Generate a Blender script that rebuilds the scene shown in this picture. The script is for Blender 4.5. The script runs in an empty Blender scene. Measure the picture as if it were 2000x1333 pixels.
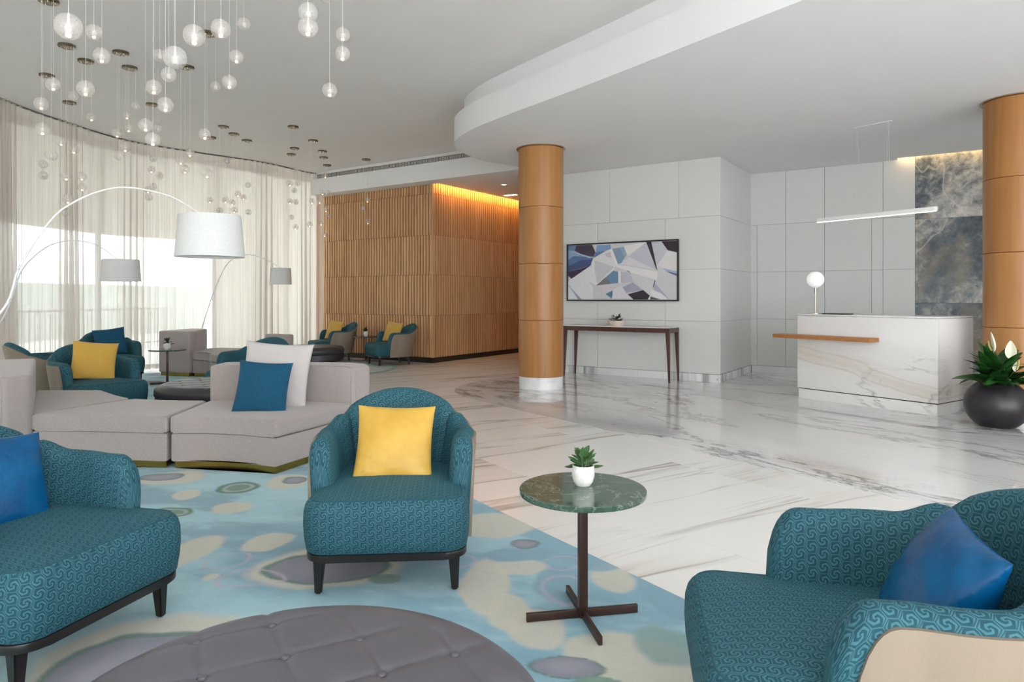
import bpy, bmesh, math, random
import numpy as np
from mathutils import Vector, Matrix

random.seed(7)
rng = np.random.default_rng(7)
SC = bpy.context.scene
C = SC.collection
PI = math.pi

# ------------------------------------------------------------------ camera, sky, light, exposure
cam_d = bpy.data.cameras.new('camera')
cam_d.sensor_width = 36.0
cam_d.lens = 24.0
cam_d.shift_y = -0.04225
cam_d.clip_start = 0.02
cam = bpy.data.objects.new('camera', cam_d)
cam.location = (0, 0, 1.3)
cam.rotation_euler = (PI / 2, 0, 0)
C.objects.link(cam)
SC.camera = cam

world = bpy.data.worlds.new('sky')
SC.world = world
world.use_nodes = True
wn = world.node_tree.nodes['Background']
wn.inputs[0].default_value = (0.93, 0.97, 1.0, 1)
wn.inputs[1].default_value = 4.6

SC.view_settings.view_transform = 'Standard'
SC.view_settings.look = 'None'
SC.view_settings.gamma = 1.0
SC.view_settings.use_curve_mapping = False
SC.view_settings.exposure = 0.54

# ------------------------------------------------------------------ node helpers
def srgb(r, g, b):
    def f(c):
        c /= 255.0
        return c / 12.92 if c <= 0.04045 else ((c + 0.055) / 1.055) ** 2.4
    return (f(r), f(g), f(b), 1.0)

class NT:
    def __init__(s, name):
        s.m = bpy.data.materials.new(name)
        s.m.use_nodes = True
        s.t = s.m.node_tree
        s.n = s.t.nodes
        s.bs = s.n.get('Principled BSDF')
        s.out = s.n.get('Material Output')
    def new(s, typ, **kw):
        n = s.n.new(typ)
        for k, v in kw.items():
            setattr(n, k, v)
        return n
    def put(s, sock, v):
        if isinstance(v, bpy.types.NodeSocket):
            s.t.links.new(v, sock)
        elif isinstance(v, (tuple, list)) and len(v) == 3 and sock.type == 'RGBA':
            sock.default_value = (*v, 1)
        else:
            sock.default_value = v
    def math(s, op, a, b=0.0, c=None, clamp=False):
        n = s.new('ShaderNodeMath', operation=op, use_clamp=clamp)
        s.put(n.inputs[0], a); s.put(n.inputs[1], b)
        if c is not None: s.put(n.inputs[2], c)
        return n.outputs[0]
    def vmath(s, op, a, b=(0, 0, 0)):
        n = s.new('ShaderNodeVectorMath', operation=op)
        s.put(n.inputs[0], a); s.put(n.inputs[1], b)
        return n.outputs[0]
    def sep(s, v):
        n = s.new('ShaderNodeSeparateXYZ'); s.put(n.inputs[0], v)
        return n.outputs
    def comb(s, x, y, z):
        n = s.new('ShaderNodeCombineXYZ')
        for i, v in enumerate((x, y, z)): s.put(n.inputs[i], v)
        return n.outputs[0]
    def noise(s, vec, scale, detail=4.0, rough=0.55, dist=0.0, col=False):
        n = s.new('ShaderNodeTexNoise')
        s.put(n.inputs['Vector'], vec)
        n.inputs['Scale'].default_value = scale
        n.inputs['Detail'].default_value = detail
        n.inputs['Roughness'].default_value = rough
        n.inputs['Distortion'].default_value = dist
        return n.outputs['Color' if col else 0]
    def ramp(s, v, stops):
        n = s.new('ShaderNodeValToRGB'); s.put(n.inputs[0], v)
        e = n.color_ramp.elements
        while len(e) < len(stops): e.new(0.5)
        for i, (p, c) in enumerate(stops):
            e[i].position = p
            e[i].color = c if len(c) == 4 else (*c, 1)
        return n.outputs[0]
    def mix(s, f, a, b, mode='MIX'):
        n = s.new('ShaderNodeMix', data_type='RGBA', blend_type=mode)
        s.put(n.inputs[0], f); s.put(n.inputs[6], a); s.put(n.inputs[7], b)
        return n.outputs[2]
    def coord(s, which='Object'):
        return s.new('ShaderNodeTexCoord').outputs[which]
    def pos(s):
        return s.new('ShaderNodeNewGeometry').outputs['Position']
    def bump(s, h, strength=0.2, dist=0.01):
        n = s.new('ShaderNodeBump')
        n.inputs['Strength'].default_value = strength
        n.inputs['Distance'].default_value = dist
        s.put(n.inputs['Height'], h)
        s.t.links.new(n.outputs[0], s.bs.inputs['Normal'])
    def base(s, col=None, rough=None, metal=None, spec=None, coat=None, sheen=None):
        for k, v in (('Base Color', col), ('Roughness', rough), ('Metallic', metal), ('Specular IOR Level', spec), ('Coat Weight', coat), ('Sheen Weight', sheen)):
            if v is not None: s.put(s.bs.inputs[k], v)

MATS = {}
def plain(name, col, rough=0.6, metal=0.0, var=0.06, scale=8.0, bump=0.0, bscale=60.0, spec=0.5, sheen=0.0, coat=0.0):
    t = NT(name)
    co = t.coord()
    nz = t.noise(co, scale, 3)
    a = tuple(max(0, c * (1 - var)) for c in col[:3]); b = tuple(min(1, c * (1 + var)) for c in col[:3])
    t.base(t.ramp(nz, [(0.3, a), (0.7, b)]), rough, metal, spec, coat, sheen)
    if bump: t.bump(t.noise(co, bscale, 2), bump, 0.004)
    MATS[name] = t.m
    return t.m

def wood(name, c1, c2, rough=0.45, along='Z', scale=1.0, coat=0.0):
    t = NT(name)
    x, y, z = t.sep(t.pos())
    oi = t.new('ShaderNodeObjectInfo').outputs['Random']
    k = {'Z': (22, 22, 1.1), 'X': (1.1, 22, 22)}[along]
    v = t.comb(t.math('MULTIPLY_ADD', x, k[0] * scale, t.math('MULTIPLY', oi, 37.0)), t.math('MULTIPLY', y, k[1] * scale), t.math('MULTIPLY', z, k[2] * scale))
    n1 = t.noise(v, 1.0, 5, 0.6, 0.3)
    n2 = t.noise(v, 0.12, 2)
    f = t.math('ADD', t.math('MULTIPLY', n1, 0.65), t.math('MULTIPLY', n2, 0.35))
    f = t.math('ADD', f, t.math('MULTIPLY', t.math('SUBTRACT', oi, 0.5), 0.12))
    t.base(t.ramp(f, [(0.3, c1), (0.7, c2)]), rough, coat=coat)
    t.bump(n1, 0.08, 0.002)
    MATS[name] = t.m
    return t.m

def emit(name, col, strength):
    t = NT(name)
    t.base((0.8, 0.8, 0.8), 0.5)
    t.put(t.bs.inputs['Emission Color'], (*col, 1))
    t.bs.inputs['Emission Strength'].default_value = strength
    MATS[name] = t.m
    return t.m

# ------------------------------------------------------------------ materials
plain('plaster', srgb(238, 236, 234), 0.85, var=0.012, scale=1.5)
plain('plaster_low', srgb(240, 240, 240), 0.8, var=0.01, scale=1.2)
plain('joint_grey', srgb(160, 158, 155), 0.9)
t = NT('panel_white')
oi = t.new('ShaderNodeObjectInfo').outputs['Random']
t.base(t.ramp(t.math('ADD', t.math('MULTIPLY', oi, 0.5), t.math('MULTIPLY', t.noise(t.pos(), 2.0, 3), 0.5)), [(0.0, srgb(212, 212, 209)), (1.0, srgb(220, 220, 217))]), 0.35, spec=0.4)
MATS['panel_white'] = t.m
plain('seam_shadow', srgb(92, 86, 86), 0.9)  # dark colour standing for the shadow in the sofa seams
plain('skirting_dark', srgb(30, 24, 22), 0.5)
plain('grout', srgb(200, 197, 192), 0.9)
wood('oak_slat', srgb(188, 140, 94), srgb(230, 188, 142), 0.5)
wood('oak_back', srgb(120, 82, 50), srgb(146, 104, 66), 0.6)
wood('oak_veneer', srgb(160, 106, 54), srgb(186, 132, 76), 0.38, scale=0.8)
wood('oak_shelf', srgb(160, 102, 52), srgb(186, 126, 70), 0.4, along='X')
wood('walnut', srgb(62, 34, 28), srgb(88, 52, 44), 0.35)
plain('black_wood', srgb(28, 23, 23), 0.3, var=0.15, scale=20)
plain('brown_metal', srgb(62, 42, 36), 0.35, 0.35, var=0.08)
plain('nickel', srgb(190, 180, 165), 0.22, 1.0, var=0.04)
plain('dark_nickel', srgb(128, 118, 100), 0.25, 1.0, var=0.05)
plain('brass', srgb(160, 135, 70), 0.25, 1.0, var=0.05)
plain('vent_grey', srgb(120, 116, 104), 0.55, 0.3)
plain('tan_leather', srgb(138, 124, 108), 0.5, var=0.03, bump=0.08, bscale=180)
plain('grey_leather', srgb(92, 90, 98), 0.42, var=0.04, bump=0.06, bscale=220)
plain('black_leather', srgb(58, 55, 60), 0.42, var=0.06, bump=0.06, bscale=200)
plain('white_ceramic', srgb(228, 226, 222), 0.45, var=0.1, scale=30, bump=0.5, bscale=45)
plain('stone_pot', srgb(214, 196, 182), 0.7, var=0.08, scale=25, bump=0.3, bscale=30)
plain('black_pot', srgb(38, 35, 40), 0.36, var=0.06)
plain('soil', srgb(46, 36, 28), 0.95, var=0.3, scale=60, bump=0.6, bscale=80)
plain('frame_black', srgb(30, 28, 30), 0.4)
plain('white_paint', srgb(236, 235, 232), 0.35, var=0.02)
plain('cord_white', srgb(225, 222, 214), 0.5)
plain('pillow_grey', srgb(196, 190, 188), 0.9, var=0.03, bump=0.25, bscale=350, sheen=0.2)
plain('spathe', srgb(240, 238, 214), 0.5, var=0.04)
plain('spadix', srgb(214, 200, 120), 0.7, var=0.1, scale=80)
plain('terrace', srgb(196, 194, 188), 0.8, var=0.06)
plain('garden_wall', srgb(150, 156, 150), 0.8, var=0.12, scale=2.0)
plain('window_frame', srgb(120, 118, 114), 0.4, 0.3)

def fabric(name, c1, c2, rough=0.85, scale=260, sheen=0.3):
    t = NT(name)
    co = t.coord()
    x, y, z = t.sep(co)
    w1 = t.noise(t.comb(t.math('MULTIPLY', x, 260), t.math('MULTIPLY', y, 260), t.math('MULTIPLY', z, 60)), 1.0, 2)
    w2 = t.noise(co, scale, 2)
    f = t.math('ADD', t.math('MULTIPLY', w1, 0.5), t.math('MULTIPLY', w2, 0.5))
    t.base(t.ramp(f, [(0.3, c1), (0.7, c2)]), rough, sheen=sheen, spec=0.25)
    t.bump(f, 0.25, 0.002)
    MATS[name] = t.m
fabric('sofa_linen', srgb(154, 143, 140), srgb(180, 169, 165))
fabric('pillow_chenille', srgb(8, 58, 86), srgb(30, 92, 122), sheen=0.1)
fabric('pillow_mustard', srgb(196, 152, 62), srgb(216, 174, 84), 0.7)
def satin(name, c1, c2, rough=0.38, shn=0.4):
    t = NT(name)
    nz = t.noise(t.coord(), 6, 3)
    t.base(t.ramp(nz, [(0.3, c1), (0.7, c2)]), rough, spec=0.32, sheen=shn)
    t.put(t.bs.inputs['Sheen Tint'], c2)
    t.bs.inputs['Sheen Roughness'].default_value = 0.35
    t.bs.inputs['Anisotropic'].default_value = 0.5
    t.bump(t.noise(t.coord(), 16, 3, 0.5, 0.9), 0.30, 0.012)
    MATS[name] = t.m
satin('satin_yellow', srgb(190, 148, 58), srgb(210, 170, 80))
satin('satin_blue', srgb(0, 62, 108), srgb(0, 88, 138), 0.30, 0.0)

# teal jacquard with interlocking hexagonal spirals, drawn in the UV map (metres)
def jacquard(name, dark, light, mid=0.55):
    t = NT(name)
    uv = t.new('ShaderNodeUVMap').outputs[0]
    u, v, _ = t.sep(uv)
    H = 0.0385
    px = t.math('DIVIDE', u, H); py = t.math('DIVIDE', v, H)
    R = 1.7320508
    def fm(a, r): return t.math('SUBTRACT', t.math('FLOORED_MODULO', a, r), r / 2)
    ax, ay = fm(px, R), fm(py, 1.0)
    bx, by = fm(t.math('ADD', px, R / 2), R), fm(t.math('ADD', py, 0.5), 1.0)
    da = t.math('ADD', t.math('MULTIPLY', ax, ax), t.math('MULTIPLY', ay, ay))
    db = t.math('ADD', t.math('MULTIPLY', bx, bx), t.math('MULTIPLY', by, by))
    sel = t.math('LESS_THAN', da, db)
    qx = t.math('ADD', bx, t.math('MULTIPLY', sel, t.math('SUBTRACT', ax, bx)))
    qy = t.math('ADD', by, t.math('MULTIPLY', sel, t.math('SUBTRACT', ay, by)))
    aqx, aqy = t.math('ABSOLUTE', qx), t.math('ABSOLUTE', qy)
    rh = t.math('MAXIMUM', aqy, t.math('ADD', t.math('MULTIPLY', aqx, 0.8660254), t.math('MULTIPLY', aqy, 0.5)))
    th = t.math('ARCTAN2', qy, qx)
    sp = t.math('SINE', t.math('ADD', t.math('MULTIPLY', rh, 2 * PI / 0.30), t.math('MULTIPLY', th, 2.0)))
    sp = t.math('MULTIPLY_ADD', sp, 1.8, 0.25, clamp=True)
    inner = t.math('MULTIPLY_ADD', rh, -22.0, 9.6, clamp=True)
    border = t.math('MULTIPLY_ADD', rh, 26.0, -11.7, clamp=True)
    mask = t.math('MAXIMUM', t.math('MULTIPLY', sp, inner), border)
    # wear-like tonal drift of the yarn
    drift = t.noise(t.coord(), 7.0, 3)
    fine = t.noise(uv, 900.0, 1)
    m2 = t.math('ADD', t.math('MULTIPLY', mask, 0.8), t.math('MULTIPLY', drift, 0.25))
    m2 = t.math('ADD', m2, t.math('MULTIPLY', t.math('SUBTRACT', fine, 0.5), 0.3))
    t.base(t.ramp(m2, [(0.08, dark), (0.95, light)]), 0.72, spec=0.3, sheen=0.25)
    t.put(t.bs.inputs['Sheen Tint'], light)
    t.bump(mask, 0.35, 0.0015)
    MATS[name] = t.m
jacquard('teal_jacquard', srgb(20, 66, 78), srgb(60, 107, 118))

# marbles -----------------------------------------------------------------
EX, EY = 0.83, 0.558
def marble_floor(name, rough, cloudy):
    t = NT(name)
    x, y, z = t.sep(t.pos())
    oi = t.new('ShaderNodeObjectInfo').outputs['Random']
    al = t.math('ADD', t.math('MULTIPLY', x, EX), t.math('MULTIPLY', y, EY))
    ac = t.math('ADD', t.math('MULTIPLY', x, -EY), t.math('MULTIPLY', y, EX))
    off = t.math('MULTIPLY', oi, 9.0 if not cloudy else 0.0)
    if not cloudy:
        v1 = t.comb(t.math('MULTIPLY_ADD', al, 0.13, off), t.math('MULTIPLY_ADD', ac, 1.35, t.math('MULTIPLY', al, 0.10)), off)
        n1 = t.noise(v1, 1.0, 4, 0.5, 0.25)
        sd = t.math('SUBTRACT', n1, 0.5)
        thin = t.ramp(t.math('ABSOLUTE', sd), [(0.0, (1, 1, 1)), (0.006, (0.5, 0.5, 0.5)), (0.02, (0, 0, 0))])
        gate = t.math('MULTIPLY_ADD', t.noise(t.comb(al, t.math('MULTIPLY', ac, 1.2), off), 0.55, 3), 3.4, -1.25, clamp=True)
        fib = t.noise(t.comb(t.math('MULTIPLY', al, 0.6), t.math('MULTIPLY_ADD', ac, 14.0, t.math('MULTIPLY', al, 1.0)), 1.0), 1.0, 4, 0.6, 0.4)
        side = t.ramp(t.math('ADD', sd, 0.5), [(0.40, (0, 0, 0)), (0.495, (1, 1, 1)), (0.51, (0, 0, 0))])
        base = t.mix(t.math('MULTIPLY', fib, 0.3), srgb(243, 240, 236), srgb(230, 227, 222))
        base = t.mix(t.math('MULTIPLY', t.math('MULTIPLY', side, gate), t.math('MULTIPLY_ADD', fib, 1.3, -0.15, clamp=True)), base, srgb(202, 190, 172))
        n3 = t.noise(t.comb(t.math('MULTIPLY_ADD', al, 0.16, 5.0), t.math('MULTIPLY', ac, 2.6), off), 1.0, 4, 0.5, 0.3)
        thin2 = t.ramp(t.math('ABSOLUTE', t.math('SUBTRACT', n3, 0.53)), [(0.0, (0.7, 0.7, 0.7)), (0.010, (0, 0, 0))])
        fac = t.math('MAXIMUM', t.math('MULTIPLY', thin, t.math('MULTIPLY_ADD', gate, 0.7, 0.15)), t.math('MULTIPLY', thin2, t.math('MULTIPLY', gate, 0.6)))
        col = t.mix(fac, base, srgb(140, 130, 122))
    else:
        al2 = t.math('ADD', t.math('MULTIPLY', x, -0.56), t.math('MULTIPLY', y, 0.83))
        ac2 = t.math('ADD', t.math('MULTIPLY', x, 0.83), t.math('MULTIPLY', y, 0.56))
        v1 = t.comb(t.math('MULTIPLY', al2, 0.42), t.math('MULTIPLY', ac2, 0.95), 3.0)
        cl = t.noise(v1, 0.8, 6, 0.62, 0.8)
        base = t.ramp(cl, [(0.3, srgb(206, 207, 210)), (0.48, srgb(230, 229, 228)), (0.72, srgb(241, 240, 238))])
        n1 = t.noise(v1, 0.8, 12, 0.66, 0.5)
        vein = t.math('ABSOLUTE', t.math('SUBTRACT', n1, 0.5))
        gate = t.noise(v1, 0.5, 2)
        th = t.ramp(vein, [(0.0, (1, 1, 1)), (0.006, (0.5, 0.5, 0.5)), (0.026, (0, 0, 0))])
        fac = t.math('MULTIPLY', th, t.math('MULTIPLY_ADD', gate, 4.0, -1.15, clamp=True))
        n2 = t.noise(v1, 2.1, 12, 0.68, 0.5)
        th2 = t.ramp(t.math('ABSOLUTE', t.math('SUBTRACT', n2, 0.47)), [(0.0, (0.85, 0.85, 0.85)), (0.012, (0, 0, 0))])
        fac = t.math('MAXIMUM', fac, t.math('MULTIPLY', th2, t.math('MULTIPLY_ADD', gate, 4.0, -1.7, clamp=True)))
        warm = t.noise(v1, 1.3, 3)
        vc = t.mix(warm, srgb(84, 86, 92), srgb(126, 122, 114))
        col = t.mix(fac, base, vc)
    t.base(col, rough, spec=0.5)
    MATS[name] = t.m
marble_floor('marble_lounge', 0.20, False)
marble_floor('marble_reception', 0.06, True)

def marble_desk(name):
    t = NT(name)
    x, y, z = t.sep(t.coord())
    # local x along the front, z up; slow descending bands
    s = t.math('ADD', z, t.math('MULTIPLY', x, 0.20))
    v = t.comb(t.math('MULTIPLY', x, 0.55), t.math('MULTIPLY', y, 0.55), t.math('MULTIPLY', s, 2.3))
    n = t.noise(v, 1.0, 6, 0.55, 0.7)
    fib = t.noise(t.comb(t.math('MULTIPLY', x, 1.5), t.math('MULTIPLY', y, 1.5), t.math('MULTIPLY', s, 22)), 1.0, 4, 0.6, 0.4)
    w = t.math('ADD', s, t.math('MULTIPLY', t.math('SUBTRACT', n, 0.5), 0.35))
    band = t.math('ABSOLUTE', t.math('SUBTRACT', w, 0.40))
    bm = t.ramp(band, [(0.0, (1, 1, 1)), (0.03, (0.75, 0.75, 0.75)), (0.085, (0.3, 0.3, 0.3)), (0.2, (0, 0, 0))])
    edge = t.ramp(t.math('ABSOLUTE', t.math('SUBTRACT', band, 0.07)), [(0.0, (1, 1, 1)), (0.018, (0, 0, 0))])
    vein = t.ramp(t.math('ABSOLUTE', t.math('SUBTRACT', n, 0.47)), [(0.0, (1, 1, 1)), (0.016, (0, 0, 0))])
    base = t.mix(t.math('MULTIPLY', fib, 0.3), srgb(236, 234, 232), srgb(220, 216, 214))
    col = t.mix(t.math('MULTIPLY', bm, t.math('MULTIPLY_ADD', fib, 0.9, 0.1)), base, srgb(206, 190, 170))
    col = t.mix(t.math('MULTIPLY', edge, t.math('MULTIPLY', fib, 0.6)), col, srgb(172, 152, 128))
    vg = t.math('MULTIPLY_ADD', t.noise(t.coord(), 1.3, 2), 4.0, -1.9, clamp=True)
    col = t.mix(t.math('MULTIPLY', vein, t.math('MULTIPLY', vg, 0.7)), col, srgb(140, 138, 142))
    t.base(col, 0.2)
    MATS[name] = t.m
marble_desk('marble_desk')

t = NT('marble_green')
co = t.coord()
n1 = t.noise(co, 16, 9, 0.72, 0.8); n2 = t.noise(co, 5, 6, 0.6, 0.8)
c = t.ramp(n1, [(0.3, srgb(34, 58, 50)), (0.5, srgb(66, 90, 78)), (0.8, srgb(96, 116, 102))])
vv = t.ramp(t.math('ABSOLUTE', t.math('SUBTRACT', n2, 0.5)), [(0.0, (1, 1, 1)), (0.012, (0, 0, 0))])
t.base(t.mix(t.math('MULTIPLY', vv, 0.4), c, srgb(170, 178, 164)), 0.09)
MATS['marble_green'] = t.m

t = NT('marble_blue')
oi = t.new('ShaderNodeObjectInfo').outputs['Random']
p = t.vmath('ADD', t.pos(), t.comb(t.math('MULTIPLY', oi, 20.0), 0, t.math('MULTIPLY', oi, 7.0)))
n1 = t.noise(p, 0.9, 7, 0.62, 0.9); n2 = t.noise(p, 8.0, 11, 0.78, 0.4); n3 = t.noise(p, 0.7, 3, 0.5, 0.7); n4 = t.noise(p, 0.9, 3, 0.45, 0.3)
f = t.math('ADD', t.math('MULTIPLY', n1, 0.58), t.math('MULTIPLY', n2, 0.42))
c = t.ramp(f, [(0.38, srgb(52, 62, 70)), (0.47, srgb(92, 100, 107)), (0.53, srgb(150, 150, 148)), (0.62, srgb(206, 202, 194))])
tan = t.ramp(n3, [(0.54, (0, 0, 0)), (0.66, (1, 1, 1))])
c = t.mix(t.math('MULTIPLY', tan, 0.3), c, srgb(190, 166, 132))
vv = t.ramp(t.math('ABSOLUTE', t.math('SUBTRACT', n4, 0.5)), [(0.0, (1, 1, 1)), (0.01, (0, 0, 0))])
t.base(t.mix(t.math('MULTIPLY', vv, 0.45), c, srgb(222, 214, 202)), 0.18)
MATS['marble_blue'] = t.m

t = NT('white_stone')
n1 = t.noise(t.coord(), 3, 6, 0.6, 0.8)
t.base(t.ramp(n1, [(0.35, srgb(214, 214, 216)), (0.6, srgb(236, 235, 233))]), 0.15)
MATS['white_stone'] = t.m

# sheer curtain: thin woven cloth, part open weave, part diffusing
t = NT('sheer')
t.n.remove(t.bs)
tr = t.new('ShaderNodeBsdfTransparent'); df = t.new('ShaderNodeBsdfDiffuse'); tl = t.new('ShaderNodeBsdfTranslucent')
x, y, z = t.sep(t.pos())
th = t.noise(t.comb(t.math('MULTIPLY', x, 40), t.math('MULTIPLY', y, 40), t.math('MULTIPLY', z, 0.6)), 1.0, 3)
cc = t.ramp(th, [(0.3, srgb(208, 198, 190)), (0.7, srgb(228, 220, 214))])
t.put(df.inputs[0], cc); t.put(tl.inputs[0], cc)
m1 = t.new('ShaderNodeMixShader'); m1.inputs[0].default_value = 0.62
t.t.links.new(df.outputs[0], m1.inputs[1]); t.t.links.new(tl.outputs[0], m1.inputs[2])
m2 = t.new('ShaderNodeMixShader'); m2.inputs[0].default_value = 0.72
t.t.links.new(tr.outputs[0], m2.inputs[1]); t.t.links.new(m1.outputs[0], m2.inputs[2])
t.t.links.new(m2.outputs[0], t.out.inputs[0])
MATS['sheer'] = t.m

def thin_glass(name, tint, opacity, rough=0.05, ridges=False):
    t = NT(name); t.n.remove(t.bs)
    tr = t.new('ShaderNodeBsdfTransparent'); tr.inputs[0].default_value = (*tint, 1)
    gl = t.new('ShaderNodeBsdfGlossy'); gl.inputs['Roughness'].default_value = rough
    df = t.new('ShaderNodeBsdfDiffuse'); df.inputs[0].default_value = (0.9, 0.88, 0.86, 1)
    fr = t.new('ShaderNodeFresnel'); fr.inputs[0].default_value = 1.5
    a = t.new('ShaderNodeMixShader'); a.inputs[0].default_value = opacity
    fac = opacity
    if ridges:
        nz = t.noise(t.coord(), 150, 2, 0.5, 0.2)
        fac = t.math('MULTIPLY_ADD', nz, 0.3, opacity - 0.15, clamp=True)
        bp = t.new('ShaderNodeBump'); bp.inputs['Strength'].default_value = 0.22; bp.inputs['Distance'].default_value = 0.004
        t.put(bp.inputs['Height'], nz)
        for nn in (gl, df, fr): t.t.links.new(bp.outputs[0], nn.inputs['Normal'])
    t.put(a.inputs[0], fac)
    t.t.links.new(tr.outputs[0], a.inputs[1]); t.t.links.new(df.outputs[0], a.inputs[2])
    b = t.new('ShaderNodeMixShader')
    bf = t.new('ShaderNodeNewGeometry').outputs['Backfacing']
    t.put(b.inputs[0], t.math('MULTIPLY', fr.outputs[0], t.math('SUBTRACT', 1.0, bf))); t.t.links.new(a.outputs[0], b.inputs[1]); t.t.links.new(gl.outputs[0], b.inputs[2])
    t.t.links.new(b.outputs[0], t.out.inputs[0])
    MATS[name] = t.m
thin_glass('bubble_glass', (0.97, 0.95, 0.93), 0.22, 0.08, True)
t = NT('blind')
t.n.remove(t.bs)
df = t.new('ShaderNodeBsdfDiffuse'); tl = t.new('ShaderNodeBsdfTranslucent')
cb = t.ramp(t.noise(t.coord(), 3, 2), [(0.3, srgb(242, 240, 236)), (0.7, srgb(248, 246, 242))])
t.put(df.inputs[0], cb); t.put(tl.inputs[0], cb)
m_ = t.new('ShaderNodeMixShader'); m_.inputs[0].default_value = 0.80
t.t.links.new(df.outputs[0], m_.inputs[1]); t.t.links.new(tl.outputs[0], m_.inputs[2]); t.t.links.new(m_.outputs[0], t.out.inputs[0])
MATS['blind'] = t.m
thin_glass('window_glass', (0.92, 0.95, 0.94), 0.0, 0.0)

emit('candle_glow', (1.0, 0.58, 0.26), 5.5)
plain('candle_off', srgb(210, 206, 200), 0.4)
emit('led_amber', (1.0, 0.46, 0.10), 55.0)
emit('led_warm', (1.0, 0.70, 0.32), 8.0)
emit('downlight_lens', (1.0, 0.86, 0.66), 8.0)
emit('bar_light', (1.0, 0.94, 0.86), 2.2)
emit('opal_globe', (1.0, 0.98, 0.95), 0.25)

def shade_mat():
    t = NT('lamp_shade')
    t.n.remove(t.bs)
    df = t.new('ShaderNodeBsdfDiffuse'); tl = t.new('ShaderNodeBsdfTranslucent')
    c = t.ramp(t.noise(t.coord(), 90, 2), [(0.3, srgb(232, 232, 230)), (0.7, srgb(242, 242, 240))])
    t.put(df.inputs[0], c); t.put(tl.inputs[0], c)
    m = t.new('ShaderNodeMixShader'); m.inputs[0].default_value = 0.22
    t.t.links.new(df.outputs[0], m.inputs[1]); t.t.links.new(tl.outputs[0], m.inputs[2])
    t.t.links.new(m.outputs[0], t.out.inputs[0])
    MATS['lamp_shade'] = t.m
shade_mat()

def leaf_mat(name, c1, c2, rough=0.35):
    t = NT(name)
    t.base(t.ramp(t.noise(t.coord(), 14, 3), [(0.3, c1), (0.7, c2)]), rough, spec=0.5)
    MATS[name] = t.m
leaf_mat('leaf_lily', srgb(22, 62, 24), srgb(52, 104, 42))
leaf_mat('leaf_jade', srgb(44, 84, 46), srgb(92, 128, 74), 0.45)
leaf_mat('leaf_dark', srgb(30, 46, 32), srgb(62, 84, 54), 0.5)

for nm, attr, rough in (('rug_pile', 'pattern', 0.95), ('canvas_print', 'pattern', 0.55)):
    t = NT(nm)
    a = t.new('ShaderNodeVertexColor', layer_name=attr).outputs[0]
    fine = t.noise(t.coord(), 320 if nm == 'rug_pile' else 60, 3)
    soft = t.noise(t.coord(), 22, 4, 0.6, 0.5)
    k = t.math('ADD', t.math('MULTIPLY', fine, 0.10), t.math('MULTIPLY_ADD', soft, 0.16, 0.87))
    col = t.mix(1.0, a, t.comb(k, k, k), 'MULTIPLY')
    t.base(col, rough, spec=0.15 if nm == 'rug_pile' else 0.4, sheen=0.2 if nm == 'rug_pile' else 0.0)
    if nm == 'rug_pile': t.bump(fine, 0.5, 0.004)
    MATS[nm] = t.m

# ------------------------------------------------------------------ mesh helpers
def link(name, me, mat=None, parent=None, loc=None, rot=None):
    o = bpy.data.objects.new(name, me)
    C.objects.link(o)
    if me is not None and mat is not None and not me.materials:
        me.materials.append(MATS[mat])
    if parent is not None: o.parent = parent
    if loc is not None: o.location = loc
    if rot is not None: o.rotation_euler = rot
    return o

def mesh(verts, faces, smooth=True, sharp=40, uvs=None, name='mesh'):
    me = bpy.data.meshes.new(name)
    me.from_pydata([tuple(v) for v in verts], [], faces)
    if uvs is not None:
        l = me.uv_layers.new(name='UVMap')
        flat = np.empty(len(me.loops) * 2, dtype=np.float32)
        vi = np.empty(len(me.loops), dtype=np.int32)
        me.loops.foreach_get('vertex_index', vi)
        flat[0::2] = np.asarray(uvs)[vi, 0]; flat[1::2] = np.asarray(uvs)[vi, 1]
        l.data.foreach_set('uv', flat)
    fin(me, smooth, sharp)
    return me

def fin(me, smooth=True, sharp=40):
    me.polygons.foreach_set('use_smooth', [smooth] * len(me.polygons))
    if smooth: me.set_sharp_from_angle(angle=math.radians(sharp))
    me.update()

def from_bm(bm, smooth=True, sharp=40, name='mesh'):
    bmesh.ops.recalc_face_normals(bm, faces=bm.faces)
    me = bpy.data.meshes.new(name)
    bm.to_mesh(me); bm.free()
    fin(me, smooth, sharp)
    return me

def box_bm(sx, sy, sz, bevel=0.0, seg=2, bm=None, c=(0, 0, 0), rz=0.0):
    own = bm is None
    b = bmesh.new()
    bmesh.ops.create_cube(b, size=1.0)
    for v in b.verts: v.co = Vector((v.co.x * sx, v.co.y * sy, v.co.z * sz))
    if bevel: bmesh.ops.bevel(b, geom=list(b.edges), offset=bevel, segments=seg, profile=0.6, affect='EDGES')
    M = Matrix.Translation(c) @ Matrix.Rotation(rz, 4, 'Z')
    b.transform(M)
    if own: return b
    tmp = bpy.data.meshes.new('t'); b.to_mesh(tmp); b.free()
    bm.from_mesh(tmp); bpy.data.meshes.remove(tmp)
    return bm

def box(sx, sy, sz, bevel=0.0, c=(0, 0, 0), rz=0.0, seg=2):
    return from_bm(box_bm(sx, sy, sz, bevel, seg, None, c, rz))

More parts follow.
